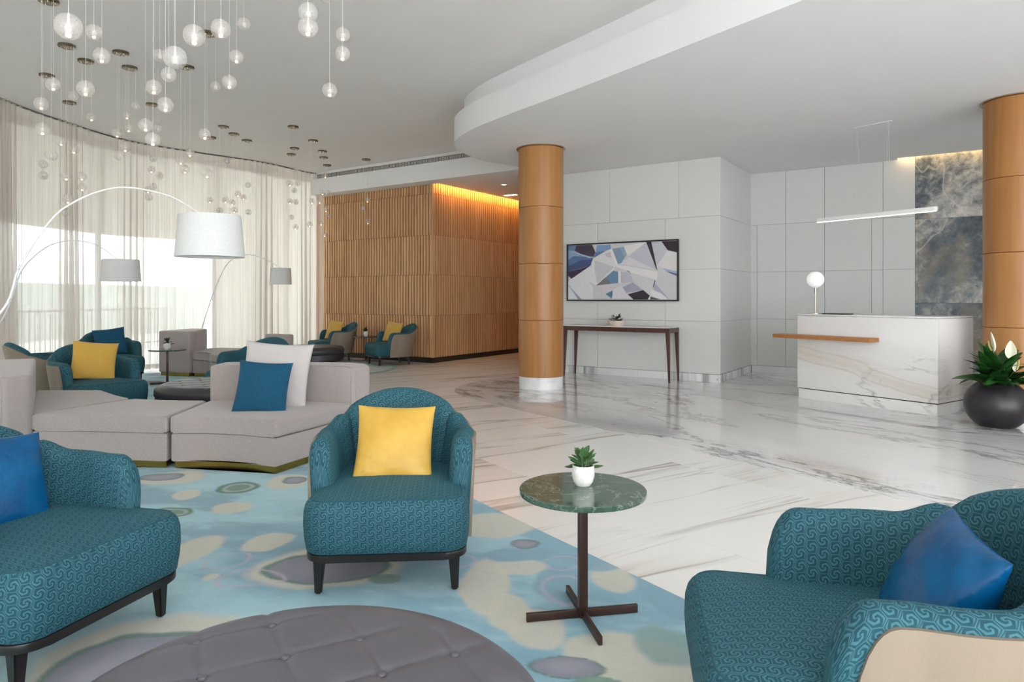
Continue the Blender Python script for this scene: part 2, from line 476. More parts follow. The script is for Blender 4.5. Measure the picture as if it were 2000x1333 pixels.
def prism(poly, z0, z1, bevel=0.0, seg=3, bot=False, smooth=True):
    b = bmesh.new()
    lo = [b.verts.new((x, y, z0)) for x, y in poly]
    hi = [b.verts.new((x, y, z1)) for x, y in poly]
    n = len(poly)
    b.faces.new(hi); b.faces.new(lo[::-1])
    for i in range(n):
        b.faces.new((lo[i], lo[(i + 1) % n], hi[(i + 1) % n], hi[i]))
    if bevel:
        hs = set(hi); ls = set(lo)
        ed = [e for e in b.edges if (e.verts[0] in hs and e.verts[1] in hs) or (bot and e.verts[0] in ls and e.verts[1] in ls)]
        # vertical edges at real corners
        for i in range(n):
            a = Vector(poly[i - 1]); p_ = Vector(poly[i]); c_ = Vector(poly[(i + 1) % n])
            if (p_ - a).angle(c_ - p_, 0) > 0.5:
                ed += [e for e in hi[i].link_edges if lo[i] in e.verts]
        bmesh.ops.bevel(b, geom=ed, offset=bevel, segments=seg, profile=0.6, affect='EDGES')
    return from_bm(b, smooth, 35)

def lathe(prof, n=32, close=True):
    vs, fs = [], []
    m = len(prof)
    for i in range(n):
        a = 2 * PI * i / n
        for r, z in prof: vs.append((r * math.cos(a), r * math.sin(a), z))
    for i in range(n):
        j = (i + 1) % n
        for k in range(m - 1):
            fs.append((i * m + k, j * m + k, j * m + k + 1, i * m + k + 1))
    b = bmesh.new()
    bv = [b.verts.new(v) for v in vs]
    for f in fs: b.faces.new([bv[i] for i in f])
    bmesh.ops.remove_doubles(b, verts=b.verts, dist=1e-5)
    return from_bm(b, True, 35)

def tube(pts, rad, n=10, cap=True):
    pts = [Vector(p) for p in pts]
    if not hasattr(rad, '__len__'): rad = [rad] * len(pts)
    vs, fs = [], []
    up = Vector((0.3, 0.2, 1)).normalized()
    for i, p in enumerate(pts):
        d = (pts[min(i + 1, len(pts) - 1)] - pts[max(i - 1, 0)]).normalized()
        a = d.cross(up)
        if a.length < 1e-4: a = d.cross(Vector((1, 0, 0)))
        a.normalize(); b_ = d.cross(a).normalized()
        for k in range(n):
            q = 2 * PI * k / n
            vs.append(p + rad[i] * (math.cos(q) * a + math.sin(q) * b_))
    for i in range(len(pts) - 1):
        for k in range(n):
            l = (k + 1) % n
            fs.append((i * n + k, i * n + l, (i + 1) * n + l, (i + 1) * n + k))
    if cap:
        fs.append(tuple(range(n))[::-1]); fs.append(tuple(range((len(pts) - 1) * n, len(pts) * n)))
    b = bmesh.new()
    bv = [b.verts.new(v) for v in vs]
    for f in fs: b.faces.new([bv[i] for i in f])
    return from_bm(b, True, 50)

def catmull(P, per=8, closed=False):
    P = [Vector(p) for p in P]
    out = []
    n = len(P)
    R = n if closed else n - 1
    for i in range(R):
        if closed: a, b_, c_, d = P[i - 1], P[i], P[(i + 1) % n], P[(i + 2) % n]
        else: a, b_, c_, d = P[max(i - 1, 0)], P[i], P[i + 1], P[min(i + 2, n - 1)]
        for k in range(per):
            s = k / per
            out.append(0.5 * ((2 * b_) + (-a + c_) * s + (2 * a - 5 * b_ + 4 * c_ - d) * s * s + (-a + 3 * b_ - 3 * c_ + d) * s ** 3))
    if not closed: out.append(P[-1])
    return out

def tag(o, label, cat, group=None):
    o['label'] = label; o['category'] = cat
    if group: o['group'] = group
    return o
def thing(name, label, cat, loc=(0, 0, 0), rz=0.0, group=None):
    o = bpy.data.objects.new(name, None)
    o.empty_display_size = 0.1
    C.objects.link(o)
    o.location = loc; o.rotation_euler = (0, 0, rz)
    return tag(o, label, cat, group)
def struct(name, me, mat):
    o = link(name, me, mat); o['kind'] = 'structure'
    return o
def copy_thing(root, label, loc, rz=0.0):
    r = root.copy(); C.objects.link(r)
    r.location = loc; r.rotation_euler = (0, 0, rz); r['label'] = label
    for ch in list(root.children):
        c_ = ch.copy(); C.objects.link(c_); c_.parent = r
        for g in list(ch.children):
            d = g.copy(); C.objects.link(d); d.parent = c_
    return r

# ------------------------------------------------------------------ plan of the place (metres, camera stands at 0,0)
A = Vector((-0.832, 0.555)); B = Vector((0.555, 0.832))     # main wall directions
D = Vector((-0.56, 0.8285)); E2 = Vector((0.8285, 0.56))     # lounge / desk directions
ZL, ZU, ZS = 3.46, 4.06, 3.565                               # low ceiling, high ceiling, soffit
C1 = Vector((3.175, 10.4)); C2 = C1 + B * 1.80
S0 = Vector((-1.585, 13.6))
SEG_Z = [0.125, 0.935, 1.745, 2.56]

nA0 = Vector((-0.555, -0.832))
# ------------------------------------------------------------------ floor
fl = struct('floor', box(30, 25.5, 0.05, c=(0, 9.25, -0.036)), 'grout')  # cut short behind the camera so light from below reaches the ceiling
TW, TL = 1.2, 2.4
tile_me = box(TW - 0.0016, TL - 0.0016, 0.01, 0.0004, seg=1)
tile_me.materials.append(MATS['marble_lounge'])
ang_e = math.atan2(E2.y, E2.x)
org = Vector((0.94, 3.74))
def in_lounge(p):
    return -9.5 < p.x < 9.5 and -4.5 < p.y < 17.5
for i in range(-12, 14):
    for j in range(-8, 8):
        # long side of each slab runs along E2, courses step along D
        c_ = org + D * (TW * (i + 0.5)) + E2 * (TL * (j + 0.5 * (i % 2)))
        if not in_lounge(c_): continue
        q = c_ - Vector((0, 0))
        d_cam = abs(math.atan2(c_.x, max(c_.y, 0.01)))
        if c_.y < -2 or (d_cam > 1.05 and c_.y > 2): continue
        link('floor_tile', tile_me, None, fl, (c_.x, c_.y, -0.005), (0, 0, ang_e - PI / 2))
# reception floor: polished grey marble inlay that follows the edge of the low ceiling
edge = [(8.0, -3.4), (5.6, 0.0), (3.3, 3.25), (2.11, 4.95), (1.66, 5.6), (0.815, 6.85), (-0.122, 8.15), (-0.568, 8.85), (-0.80, 9.5), (-0.75, 10.1), (-0.45, 10.75), (0.05, 11.2), (0.35, 11.65), (0.52, 12.3)]
ec = [tuple(v) for v in catmull([Vector(e) for e in edge], 6)]
rec = ec + [(1.2, 13.3), (9.8, 13.5), (9.8, -3.4)]
recc = ec + [tuple(v) for v in (C2 + A * 1.5 + B * 0.25, C2 + B * 0.25 - A * 2.22, C2 - nA0 * -0.13 - A * 2.22, C2 + nA0 * 0.13 - A * 7.6)] + [(10.4, -5.6)]
rf = struct('floor_reception', prism(rec, -0.004, 0.0015, smooth=False), 'marble_reception')

# ------------------------------------------------------------------ ceilings
up = struct('ceiling', box(30, 26, 0.08, c=(0, 4.5, ZU + 0.04)), 'plaster')
lo1 = struct('ceiling_low', prism(recc, ZL, 3.80, 0.006, 1, True), 'plaster_low')
def inset(poly, d):
    out = []
    n = len(poly)
    for i in range(n):
        a = Vector(poly[max(i - 1, 0)]); c_ = Vector(poly[min(i + 1, n - 1)])
        tt = (c_ - a).normalized()
        out.append(tuple(Vector(poly[i]) + Vector((tt.y, -tt.x)) * d))
    return out
rec2 = inset(ec, 0.14) + [(1.35, 13.2), (9.7, 13.4), (9.7, -5.6)]
lid = [C2 + B * 0.3 - A * 2.1, C2 + nA0 * 0.2 - A * 2.1, C2 + nA0 * 0.2 - A * 7.6, C2 + B * 0.3 - A * 7.6]
struct('ceiling_cove_lid', prism([tuple(v) for v in lid], 3.66, 3.70, smooth=False), 'plaster_low')
lo2 = struct('ceiling_step', prism(rec2, 3.795, ZU, smooth=True), 'plaster_low')

# bulkhead + corridor ceiling
n_s = Vector((-0.555, -0.832))       # slat wall left-face normal (towards the room)
F0 = S0 + n_s * 0.36
pl = F0 + A * 3.19; pr = F0 - A * 3.0
bk = [tuple(pl), tuple(pr), tuple(S0 - A * 3.0), tuple(S0 + A * 3.3)]
bulk = struct('trim_bulkhead', prism(bk, ZS, 3.91, 0.004, 1, True), 'plaster_low')
cor = [S0 - A * 0.16 + n_s * 0.0, S0 - A * 3.0, S0 - A * 3.0 + B * 9, S0 - A * 0.16 + B * 9]
struct('ceiling_corridor', prism([tuple(v) for v in cor], ZS, ZS + 0.03), 'plaster_low')
up2 = [S0 + A * 3.3, S0 - A * 3.0, S0 - A * 3 + B * 9, S0 + A * 3.3 + B * 9]
struct('ceiling_cove_lid', prism([tuple(v) for v in up2], 3.86, 3.91), 'plaster_low')
# riser between bulkhead and high ceiling, with a linear air vent
r0 = F0 - n_s * 0.05
rp = [tuple(r0 + A * 3.08), tuple(r0 - A * 3.0), tuple(r0 - A * 3.0 - n_s * 0.1), tuple(r0 + A * 3.08 - n_s * 0.1)]
struct('trim_riser', prism(rp, 3.90, ZU), 'plaster_low')
av = thing('air_vent', 'long grey linear air vent above the white bulkhead', 'vent', (0, 0, 0))
va = r0 + n_s * 0.004
ang_a = math.atan2(-A.y, -A.x)
L_v = 4.6
mid_v = va + A * (3.04 - L_v / 2)
link('frame', from_bm(box_bm(L_v, 0.012, 0.012, 0, 1, box_bm(L_v, 0.012, 0.012, 0, 1, None, (0, 0, 0.04)), (0, 0, -0.04))), 'nickel', av, (mid_v.x, mid_v.y, 3.958), (0, 0, ang_a))
bm = bmesh.new()
for k in range(int(L_v / 0.04)):
    box_bm(0.006, 0.014, 0.07, 0, 1, bm, (-L_v / 2 + 0.02 + 0.04 * k, 0.0, 0))
for k in range(4): box_bm(L_v, 0.01, 0.003, 0, 1, bm, (0, 0.003, -0.028 + 0.019 * k))
f_ = link('fins', from_bm(bm, False), 'vent_grey', av, (mid_v.x, mid_v.y, 3.958), (0, 0, ang_a)); f_['kind'] = 'stuff'

# ------------------------------------------------------------------ panelled walls
def wall_body(name, P, d, length, z0, z1, thick, mat):
    n = Vector((d.y, -d.x))      # right-hand normal
    q = [P, P + d * length, P + d * length + n * thick, P + n * thick]
    return struct(name, prism([tuple(v) for v in q], z0, z1, smooth=False), mat)
def add_panels(parent, P, d, nrm, rects, mat='panel_white', name='panel', depth=0.02, gap=0.004):
    cache = {}
    a = math.atan2(d.y, d.x)
    for (t0, t1, z0, z1) in rects:
        key = (round(t1 - t0, 3), round(z1 - z0, 3))
        if key not in cache:
            cache[key] = box(t1 - t0 - gap, depth, z1 - z0 - gap, 0.0012, seg=1)
            cache[key].materials.append(MATS[mat])
        c_ = P + d * ((t0 + t1) / 2) + nrm * (depth / 2 - 0.004)
        link(name, cache[key], None, parent, (c_.x, c_.y, (z0 + z1) / 2), (0, 0, a))
# art wall: from C1 leftwards along A
Zr = [(0.125, 0.935), (0.935, 1.745), (1.745, 2.56), (2.56, ZL)]
nA = Vector((-0.555, -0.832))
wa = struct('wall_center', prism([tuple(v) for v in (C1 + B * 0.03 + A * 0.04, C1 + B * 0.03 + A * 3.2, C1 + A * 3.2 + B * 0.3, C1 + B * 0.3 + A * 0.04)], 0, ZL, smooth=False), 'joint_grey')
cuts_lo = [0.0, 0.88, 2.08, 3.2]; cuts_hi = [0.0, 0.66, 1.86, 3.2]
rects = []
for zi, (a, b) in enumerate(Zr):
    cu = cuts_hi if zi == 3 else cuts_lo
    rects += [(cu[k], cu[k + 1], a, b) for k in range(3)]
add_panels(wa, C1 + B * 0.03, A, nA, rects)
nR = -A
wr = struct('wall_return', prism([tuple(v) for v in (C1 + B * 0.05 + A * 0.03, C1 + B * 0.05 + A * 0.25, C2 + A * 0.25 + B * 0.1, C2 + A * 0.03 + B * 0.1)], 0, ZL, smooth=False), 'joint_grey')
add_panels(wr, C1 + A * 0.03 + B * 0.016, B, nR, [(0, 1.81, a, b) for a, b in Zr])
# back wall behind the desk: from C2 along -A
wb = struct('wall_back', prism([tuple(v) for v in (C2 + B * 0.03 + A * 0.3, C2 + B * 0.03 - A * 7.5, C2 + B * 0.3 - A * 7.5, C2 + B * 0.3 + A * 0.3)], 0, 3.66, smooth=False), 'joint_grey')
rects = []
top = [-0.03, 0.56, 1.17, 2.02, 2.46]
rects += [(top[k], top[k + 1], 2.56, 3.655 if k == 3 else ZL) for k in range(4)]
low = [-0.03, 0.09, 0.56, 1.17, 1.86, 2.02, 2.46]
for k in range(6):
    for a, b in Zr[:3]:
        if k in (1, 2, 3) and False: continue
        rects.append((low[k], low[k + 1], a, b))
add_panels(wb, C2 + B * 0.03, -A, nA, rects)
rects = []
for k, (a, b) in enumerate(((0.0, 1.22), (1.22, 2.51), (2.51, 3.655))):
    rects += [(2.46, 4.26, a, b), (4.26, 7.4, a, b)]
add_panels(wb, C2 + B * 0.03, -A, nA, rects, 'marble_blue', 'marble_slab', 0.025, 0.003)
# stone baseboards in lengths
def baseboard(name, P, d, nrm, cuts):
    par = struct(name, box(0.02, 0.02, 0.02, c=(*(P - nrm * 0.02), 0.05)), 'joint_grey')
    add_panels(par, P, d, nrm, [(cuts[k], cuts[k + 1], 0.0, 0.122) for k in range(len(cuts) - 1)], 'marble_reception', 'skirting_piece', 0.026, 0.003)
baseboard('baseboard_center', C1 + B * 0.03, A, nA, [0, 1.35, 2.6, 3.2])
baseboard('baseboard_return', C1 + A * 0.03 + B * 0.016, B, nR, [0, 0.6, 1.2, 1.78])
baseboard('baseboard_back', C2 + B * 0.03, -A, nA, [0, 0.9, 2.46])
# cove slot over the marble slabs: warm strip at the ceiling line
c0 = C2 - A * 2.25 + nA * 0.118; c1_ = C2 - A * 6.6 + nA * 0.118
led = thing('cove_strip_light', 'warm strip light washing the top of the blue grey marble wall', 'light', (0, 0, 0))
mdl = (c0 + c1_) / 2
link('diffuser', box((c1_ - c0).length, 0.016, 0.03, 0.002, rz=ang_a), 'led_warm', led, (mdl.x, mdl.y, ZL + 0.045))

struct('wall_right_light_block', prism([(9.6, 0.0), (9.8, 0.0), (9.8, 8.6), (9.6, 8.6)], 0, ZL + 0.1, smooth=False), 'plaster_low')  # unseen wall added to keep light off the right side of the desk
# corridor walls
pe = C1 + A * 3.2
struct('wall_corridor', prism([tuple(v) for v in (pe + B * 0.03, pe + B * 9, pe + B * 9 - A * 0.2, pe - A * 0.2 + B * 0.03)], 0, ZS, smooth=False), 'plaster_low')
struct('wall_corridor_end', prism([tuple(v) for v in (S0 + B * 8.6, S0 + B * 8.6 - A * 3.0, S0 + B * 8.8 - A * 3.0, S0 + B * 8.8)], 0, ZS, smooth=False), 'plaster_low')

# ------------------------------------------------------------------ slatted oak wall
sw = struct('wall_slatted', prism([tuple(v) for v in (S0 + A * 3.45, S0, S0 + B * 8.6, S0 + A * 3.45 + B * 8.6)], 0.1, 3.86, smooth=False), 'oak_back')
rows = [(0.108, 0.940), (0.946, 1.757), (1.763, 2.552), (2.558, 3.377), (3.383, 3.56)]
rows_r = rows[:4] + [(3.383, 3.855)]
PITCH = 0.076
sl_cache = {}
for ri, (z0, z1) in enumerate(rows):
    me = box(0.044, 0.034, z1 - z0, 0.003, seg=1); me.materials.append(MATS['oak_slat'])
    for k in range(45):
        tpos = 0.026 + PITCH * (k + (0.18 if ri % 2 else 0.0))
        c_ = S0 + A * tpos + n_s * 0.015
        link('slat', me, None, sw, (c_.x, c_.y, (z0 + z1) / 2), (0, 0, ang_a))
nB2 = -A                                  # right face looks towards +x
ang_b = math.atan2(B.y, B.x)
for ri, (z0, z1) in enumerate(rows_r):
    bm = bmesh.new()
    for k in range(88):
        c_ = S0 + B * (0.026 + PITCH * (k + (0.18 if ri % 2 else 0.0))) + nB2 * 0.015
        box_bm(0.044, 0.034, z1 - z0, 0, 1, bm, (c_.x, c_.y, (z0 + z1) / 2), ang_b)
    o = link('slat_row', from_bm(bm, False), 'oak_slat', sw); o['kind'] = 'stuff'
# corner post and rails behind the row joints
cp = S0 + n_s * 0.012 + nB2 * 0.012
link('corner_post', box(0.03, 0.03, 3.46, 0.002, rz=ang_a), 'oak_slat', sw, (cp.x, cp.y, 1.835))
sk = [S0 + A * 3.45 + n_s * 0.02, S0 + n_s * 0.02 + nB2 * 0.02, S0 + B * 8.6 + nB2 * 0.02, S0 + B * 8.6, S0 + A * 3.45]
struct('baseboard_slatted', prism([tuple(v) for v in sk], 0, 0.103, smooth=False), 'skirting_dark')
# amber strip hidden in the corridor cove
lc = S0 - A * 0.158
m_ = lc + B * 3.6
am = thing('cove_strip_light', 'amber strip light in the corridor ceiling slot over the oak slats', 'light', (0, 0, 0))
link('diffuser', box(7.0, 0.02, 0.02, 0.002, rz=ang_b), 'led_amber', am, (m_.x, m_.y, ZS + 0.048))
# corridor downlights
dl = thing('downlight', 'small round recessed downlight in the amber corridor ceiling', 'downlight', (-0.16, 13.66, ZS))
link('trim_ring', lathe([(0.05, 0.0), (0.075, 0.0), (0.075, -0.008), (0.05, -0.006)], 24), 'white_paint', dl)
link('lens', lathe([(0.0, -0.002), (0.05, -0.002), (0.05, 0.01), (0, 0.01)], 24), 'downlight_lens', dl)
dl = thing('downlight', 'flat oblong downlight farther along the amber corridor ceiling', 'downlight', (-0.03, 15.0, ZS), ang_a)
link('trim_ring', box(0.36, 0.14, 0.012, 0.003), 'white_paint', dl, (0, 0, -0.002))
link('lens', box(0.30, 0.09, 0.006, 0.002), 'downlight_lens', dl, (0, 0, -0.009))

# ------------------------------------------------------------------ curtain, window wall, terrace
cpts = [(-1.0, -4.6), (-3.6, -3.6), (-5.4, -1.6), (-6.3, 1.0), (-6.85, 4.0), (-7.05, 7.0), (-7.07, 9.42), (-6.99, 10.65), (-6.71, 11.94), (-6.01, 12.84), (-5.15, 13.73), (-4.72, 14.45), (-4.46, 15.0), (-4.18, 15.22)]
cv = catmull([Vector(p) for p in cpts], 24)
L = [0.0]
for i in range(1, len(cv)): L.append(L[-1] + (cv[i] - cv[i - 1]).length)
Ltot = L[-1]
def on_curve(s):
    import bisect
    i = min(max(bisect.bisect(L, s) - 1, 0), len(cv) - 2)
    f = (s - L[i]) / max(L[i + 1] - L[i], 1e-6)
    p_ = cv[i].lerp(cv[i + 1], f); d_ = (cv[min(i + 2, len(cv) - 1)] - cv[max(i - 1, 0)]).normalized()
    return p_, Vector((-d_.y, d_.x))          # outward (window side) normal
ss, s = [], 0.0
while s < Ltot:
    ss.append(s)
    p_, _ = on_curve(s)
    s += 0.010 if p_.y > 8.5 else 0.03
ss.append(Ltot)
zs = [0.015, 0.5, 1.1, 1.8, 2.5, 3.1, 3.55, 3.85, ZU]
ph, vs = 0.0, []
r2 = random.Random(3)
fr_, am_, prev = 0.12, 0.05, 0.0
drift = [r2.uniform(0, 6.28) for _ in range(8)]
for s in ss:
    p_, n_ = on_curve(s)
    # gathered pleats alternate with flatter stretches of cloth
    ga = 0.5 + 0.5 * math.sin(s * 3.7 + 1.3 * math.sin(s * 1.31 + drift[0]) + drift[1])
    w = 0.21 - 0.10 * ga + 0.02 * math.sin(s * 5.3 + drift[3])
    ph += 2 * PI * (s - prev) / max(w, 0.08); prev = s
    amp = 0.014 + 0.060 * ga ** 1.5 + 0.006 * math.sin(s * 7.1 + drift[2])
    for z in zs:
        k = 1.0 - z / ZU
        ph_ = ph + 0.9 * k * math.sin(s * 3.1 + drift[4])
        o_ = amp * (1 - 0.45 * (z / ZU) ** 2) * (math.sin(ph_) + 0.35 * math.sin(2.1 * ph_ + drift[5]) * k)
        side = 0.35 * amp * math.cos(ph_) * 0.6
        tdir = Vector((n_.y, -n_.x))
        q = p_ + n_ * o_ + tdir * side
        vs.append((q.x, q.y, z))
nz = len(zs)
fs = [(i * nz + k, (i + 1) * nz + k, (i + 1) * nz + k + 1, i * nz + k + 1) for i in range(len(ss) - 1) for k in range(nz - 1)]
cu = link('sheer_curtain', mesh(vs, fs, True, 180), 'sheer')
tag(cu, 'floor length sheer beige curtain along the curved window wall', 'curtain')
tr_pts = [(*(on_curve(s)[0]), ZU - 0.012) for s in np.linspace(0, Ltot, 90)]
link('track', tube(tr_pts, 0.014, 6), 'window_frame', cu)

def offset_strip(s0, s1, o0, o1, z0, z1, n=40):
    inn = [on_curve(s)[0] + on_curve(s)[1] * o0 for s in np.linspace(s0, s1, n)]
    out = [on_curve(s)[0] + on_curve(s)[1] * o1 for s in np.linspace(s0, s1, n)]
    poly = [tuple(v) for v in inn] + [tuple(v) for v in out[::-1]]
    return prism(poly, z0, z1, smooth=False)
# arc-length where the glazing ends (plan point -6.2, 12.6)
sg = min(range(len(cv)), key=lambda i: (cv[i] - Vector((-6.25, 12.6))).length); sg = L[sg]
struct('wall_left', offset_strip(0.0, Ltot, 0.42, 0.62, 3.9, ZU + 0.02), 'plaster')
k = 0
s = 0.15
wnd = struct('window_1', offset_strip(0.0, Ltot, 0.48, 0.54, 0.0, 0.06), 'window_frame')
while s < Ltot - 0.3:
    p_, n_ = on_curve(s); q = p_ + n_ * 0.51
    link('mullion', box(0.06, 0.08, 3.9, 0.004), 'window_frame', wnd, (q.x, q.y, 1.95), (0, 0, math.atan2(n_.y, n_.x) - PI / 2))
    s1 = min(s + 1.9, Ltot)
    p2, n2_ = on_curve(s1); q2 = p2 + n2_ * 0.51
    d_ = q2 - q; m_ = (q + q2) / 2
    za = math.atan2(d_.y, d_.x)
    link('pane', box(d_.length - 0.06, 0.008, 3.84), 'window_glass', wnd, (m_.x, m_.y, 1.98), (0, 0, za))
    # roller blinds: lowered to head height, fully down where the glazing meets the oak wall
    zb0 = 2.40 if s < sg - 0.6 else 0.05
    bn = (n_ + n2_).normalized() * -0.12
    link('roller_blind', box(d_.length + 0.05, 0.002, 3.9 - zb0), 'blind', wnd, (m_.x + bn.x, m_.y + bn.y, (3.9 + zb0) / 2), (0, 0, za))
    s = s1
struct('ground_terrace', box(40, 60, 0.05, c=(-26.5, 8, -0.09)), 'terrace')
gw = struct('wall_garden', prism([(-17, -6), (-16.6, -6), (-13.5, 30), (-13.9, 30)], -0.07, 1.75), 'garden_wall')
# terrace balustrade with thin posts
bal = thing('terrace_railing', 'faint terrace railing seen through the sheer curtain', 'railing', (0, 0, 0))
b0, b1 = Vector((-11.0, 2.0)), Vector((-9.6, 19.0))
link('rail', tube([(*b0, 1.02), (*b1, 1.02)], 0.03, 8), 'window_frame', bal)
link('rail', tube([(*b0, 0.12), (*b1, 0.12)], 0.02, 8), 'window_frame', bal)
bm = bmesh.new()
for k in range(120):
    q = b0.lerp(b1, k / 119)
    box_bm(0.014, 0.014, 1.04, 0, 1, bm, (q.x, q.y, 0.47))
o = link('balusters', from_bm(bm, False), 'window_frame', bal); o['kind'] = 'stuff'

# ------------------------------------------------------------------ columns
def column(loc, label):
    t_ = thing('column', label, 'column', (loc[0], loc[1], 0))
    R = 0.325
    link('plinth', lathe([(0, 0), (R - 0.004, 0), (R - 0.004, 0.172), (0, 0.172)], 64), 'white_stone', t_)
    zs_ = [0.172, 0.98, 1.785, 2.59, ZL - 0.012]
    for k in range(4):
        a, b = zs_[k] + 0.002, zs_[k + 1] - 0.002
        link('veneer_drum', lathe([(0, a), (R - 0.003, a), (R, a + 0.003), (R, b - 0.003), (R - 0.003, b), (0, b)], 64), 'oak_veneer', t_)
    link('collar', lathe([(R - 0.02, ZL - 0.012), (R + 0.03, ZL - 0.012), (R + 0.03, ZL - 0.0005), (R - 0.02, ZL - 0.0005)], 64), 'nickel', t_)
column((0.42, 9.9), 'round oak clad column on a white base beside the console table')
column((5.53, 7.45), 'round oak clad column at the right edge behind the potted lily')

# ------------------------------------------------------------------ art + console
P_art = C1 + A * ((2.645 + 0.6446) / 2) + nA * 0.03
art = thing('painting', 'wide abstract painting of grey and blue facets in a thin black frame', 'painting', (P_art.x, P_art.y, 1.735), ang_a)
AW, AH = 2.0, 0.98
bm = bmesh.new()
for sx in (-1, 1): box_bm(0.022, 0.045, AH, 0.002, 1, bm, (sx * (AW / 2 - 0.011), 0, 0))
for sz in (-1, 1): box_bm(AW - 0.044, 0.045, 0.022, 0.002, 1, bm, (0, 0, sz * (AH / 2 - 0.011)))
link('frame', from_bm(bm, True), 'frame_black', art)
polys = [
 ((205, 205, 208), [(85, 150), (1880, 75), (1880, 1080), (85, 1070)]),
 ((112, 134, 168), [(85, 150), (230, 150), (200, 240), (85, 235)]),
 ((72, 62, 80), [(225, 150), (480, 140), (535, 270), (500, 340), (400, 350), (190, 240)]),
 ((140, 166, 200), [(85, 235), (190, 245), (390, 350), (500, 345), (480, 400), (85, 480)]),
 ((92, 116, 158), [(170, 330), (500, 350), (480, 420), (85, 500), (85, 400)]),
 ((70, 84, 126), [(85, 500), (300, 400), (480, 385), (455, 490), (85, 600)]),
 ((64, 50, 72), [(85, 600), (300, 540), (455, 490), (140, 715), (85, 660)]),
 ((176, 192, 214), [(85, 235), (130, 245), (500, 355), (430, 365)]),
 ((128, 158, 196), [(560, 150), (780, 140), (790, 210), (530, 300), (540, 260)]),
 ((96, 124, 170), [(540, 270), (700, 245), (510, 360), (500, 345)]),
 ((222, 220, 222), [(500, 380), (700, 260), (770, 230), (890, 480), (840, 520), (520, 390)]),
 ((206, 196, 200), [(690, 290), (780, 260), (800, 360), (720, 350)]),
 ((232, 230, 226), [(765, 220), (800, 215), (910, 480), (880, 500)]),
 ((132, 156, 178), [(815, 210), (990, 180), (1045, 310), (960, 450), (900, 470)]),
 ((150, 174, 190), [(930, 200), (1000, 180), (1045, 310), (1000, 330)]),
 ((228, 226, 222), [(1000, 160), (1360, 105), (1080, 330), (1050, 300)]),
 ((196, 194, 206), [(1360, 120), (1530, 560), (960, 470), (1090, 330)]),
 ((214, 212, 216), [(1090, 350), (1300, 460), (1520, 570), (950, 465)]),
 ((54, 52, 58), [(1365, 100), (1450, 98), (1550, 580), (1530, 545)]),
 ((196, 196, 206), [(1455, 95), (1620, 95), (1715, 240), (1600, 420), (1530, 480)]),
 ((220, 217, 216), [(1715, 250), (1880, 285), (1880, 590), (1640, 540), (1560, 500), (1600, 420)]),
 ((52, 44, 48), [(1620, 92), (1880, 82), (1880, 280), (1720, 240)]),
 ((168, 182, 206), [(1640, 545), (1880, 600), (1880, 640), (1700, 590)]),
 ((88, 110, 146), [(1690, 590), (1880, 640), (1880, 680), (1740, 620)]),
 ((226, 225, 225), [(500, 385), (860, 510), (820, 580), (540, 830), (440, 760), (470, 480)]),
 ((200, 200, 205), [(520, 400), (840, 515), (800, 570), (560, 800), (520, 560)]),
 ((222, 222, 226), [(85, 755), (455, 500), (500, 700), (430, 770), (500, 860), (490, 1070), (300, 1070), (85, 810)]),
 ((150, 162, 190), [(100, 820), (160, 900), (310, 1065), (255, 1065)]),
 ((226, 226, 230), [(85, 830), (240, 1060), (85, 1060)]),
 ((122, 124, 122), [(545, 830), (700, 690), (800, 800)]),
 ((110, 142, 172), [(705, 690), (830, 580), (905, 600), (905, 790), (800, 800)]),
 ((228, 226, 224), [(910, 590), (950, 590), (950, 1000), (920, 1000)]),
 ((192, 188, 202), [(950, 600), (1110, 620), (1150, 770), (960, 790)]),
 ((208, 202, 208), [(545, 835), (950, 790), (1150, 775), (900, 870), (700, 980)]),
 ((86, 128, 156), [(700, 975), (840, 905), (800, 1050)]),
 ((164, 162, 184), [(960, 870), (1150, 780), (1310, 910), (1040, 960)]),
 ((216, 214, 220), [(820, 900), (960, 830), (1040, 960), (1150, 1070), (810, 1060)]),
 ((52, 46, 56), [(1065, 980), (1320, 910), (1430, 1010), (1400, 1070), (1160, 1070)]),
 ((208, 208, 210), [(1110, 620), (1520, 750), (1480, 870), (1440, 1000), (1150, 740)]),
 ((226, 224, 222), [(860, 510), (1060, 580), (1100, 610), (1540, 745), (1560, 600), (900, 480)]),
 ((60, 58, 64), [(1040, 575), (1070, 585), (1110, 612), (1085, 610)]),
 ((176, 176, 196), [(1500, 780), (1750, 1070), (1600, 1060), (1480, 870)]),
 ((224, 223, 223), [(1450, 900), (1600, 960), (1740, 1070), (1600, 1070), (1440, 1010)]),
 ((56, 54, 58), [(1505, 750), (1518, 752), (1490, 860), (1478, 862)]),
 ((96, 94, 92), [(1440, 1020), (1600, 1070), (1430, 1070)]),
 ((232, 231, 232), [(1395, 1065), (1440, 990), (1432, 1068)]),
]
def art_uv(x, y):
    s_ = (x - 85) / 1795.0
    top_ = 150 - 75 * s_; bot_ = 1070 + 10 * s_
    zl, zr = 11.87, 10.76
    tt = s_ * zl / (s_ * zl + (1 - s_) * zr)
    return (tt - 0.5) * (AW - 0.04), (0.5 - (y - top_) / (bot_ - top_)) * (AH - 0.04)
vs, fs, cols = [], [], []
for k, (c_, pp) in enumerate(polys):
    i0 = len(vs)
    for x, y in pp:
        u, v = art_uv(x, y)
        vs.append((max(-AW / 2 + .02, min(AW / 2 - .02, u)), -0.004 - 0.00012 * k, max(-AH / 2 + .02, min(AH / 2 - .02, v)))); cols.append(srgb(*c_))
    fs.append(tuple(range(i0, len(vs))))
me = mesh(vs, fs, False)
ca = me.color_attributes.new('pattern', 'FLOAT_COLOR', 'POINT')
ca.data.foreach_set('color', np.array(cols, dtype=np.float32).ravel())
link('canvas', me, 'canvas_print', art)
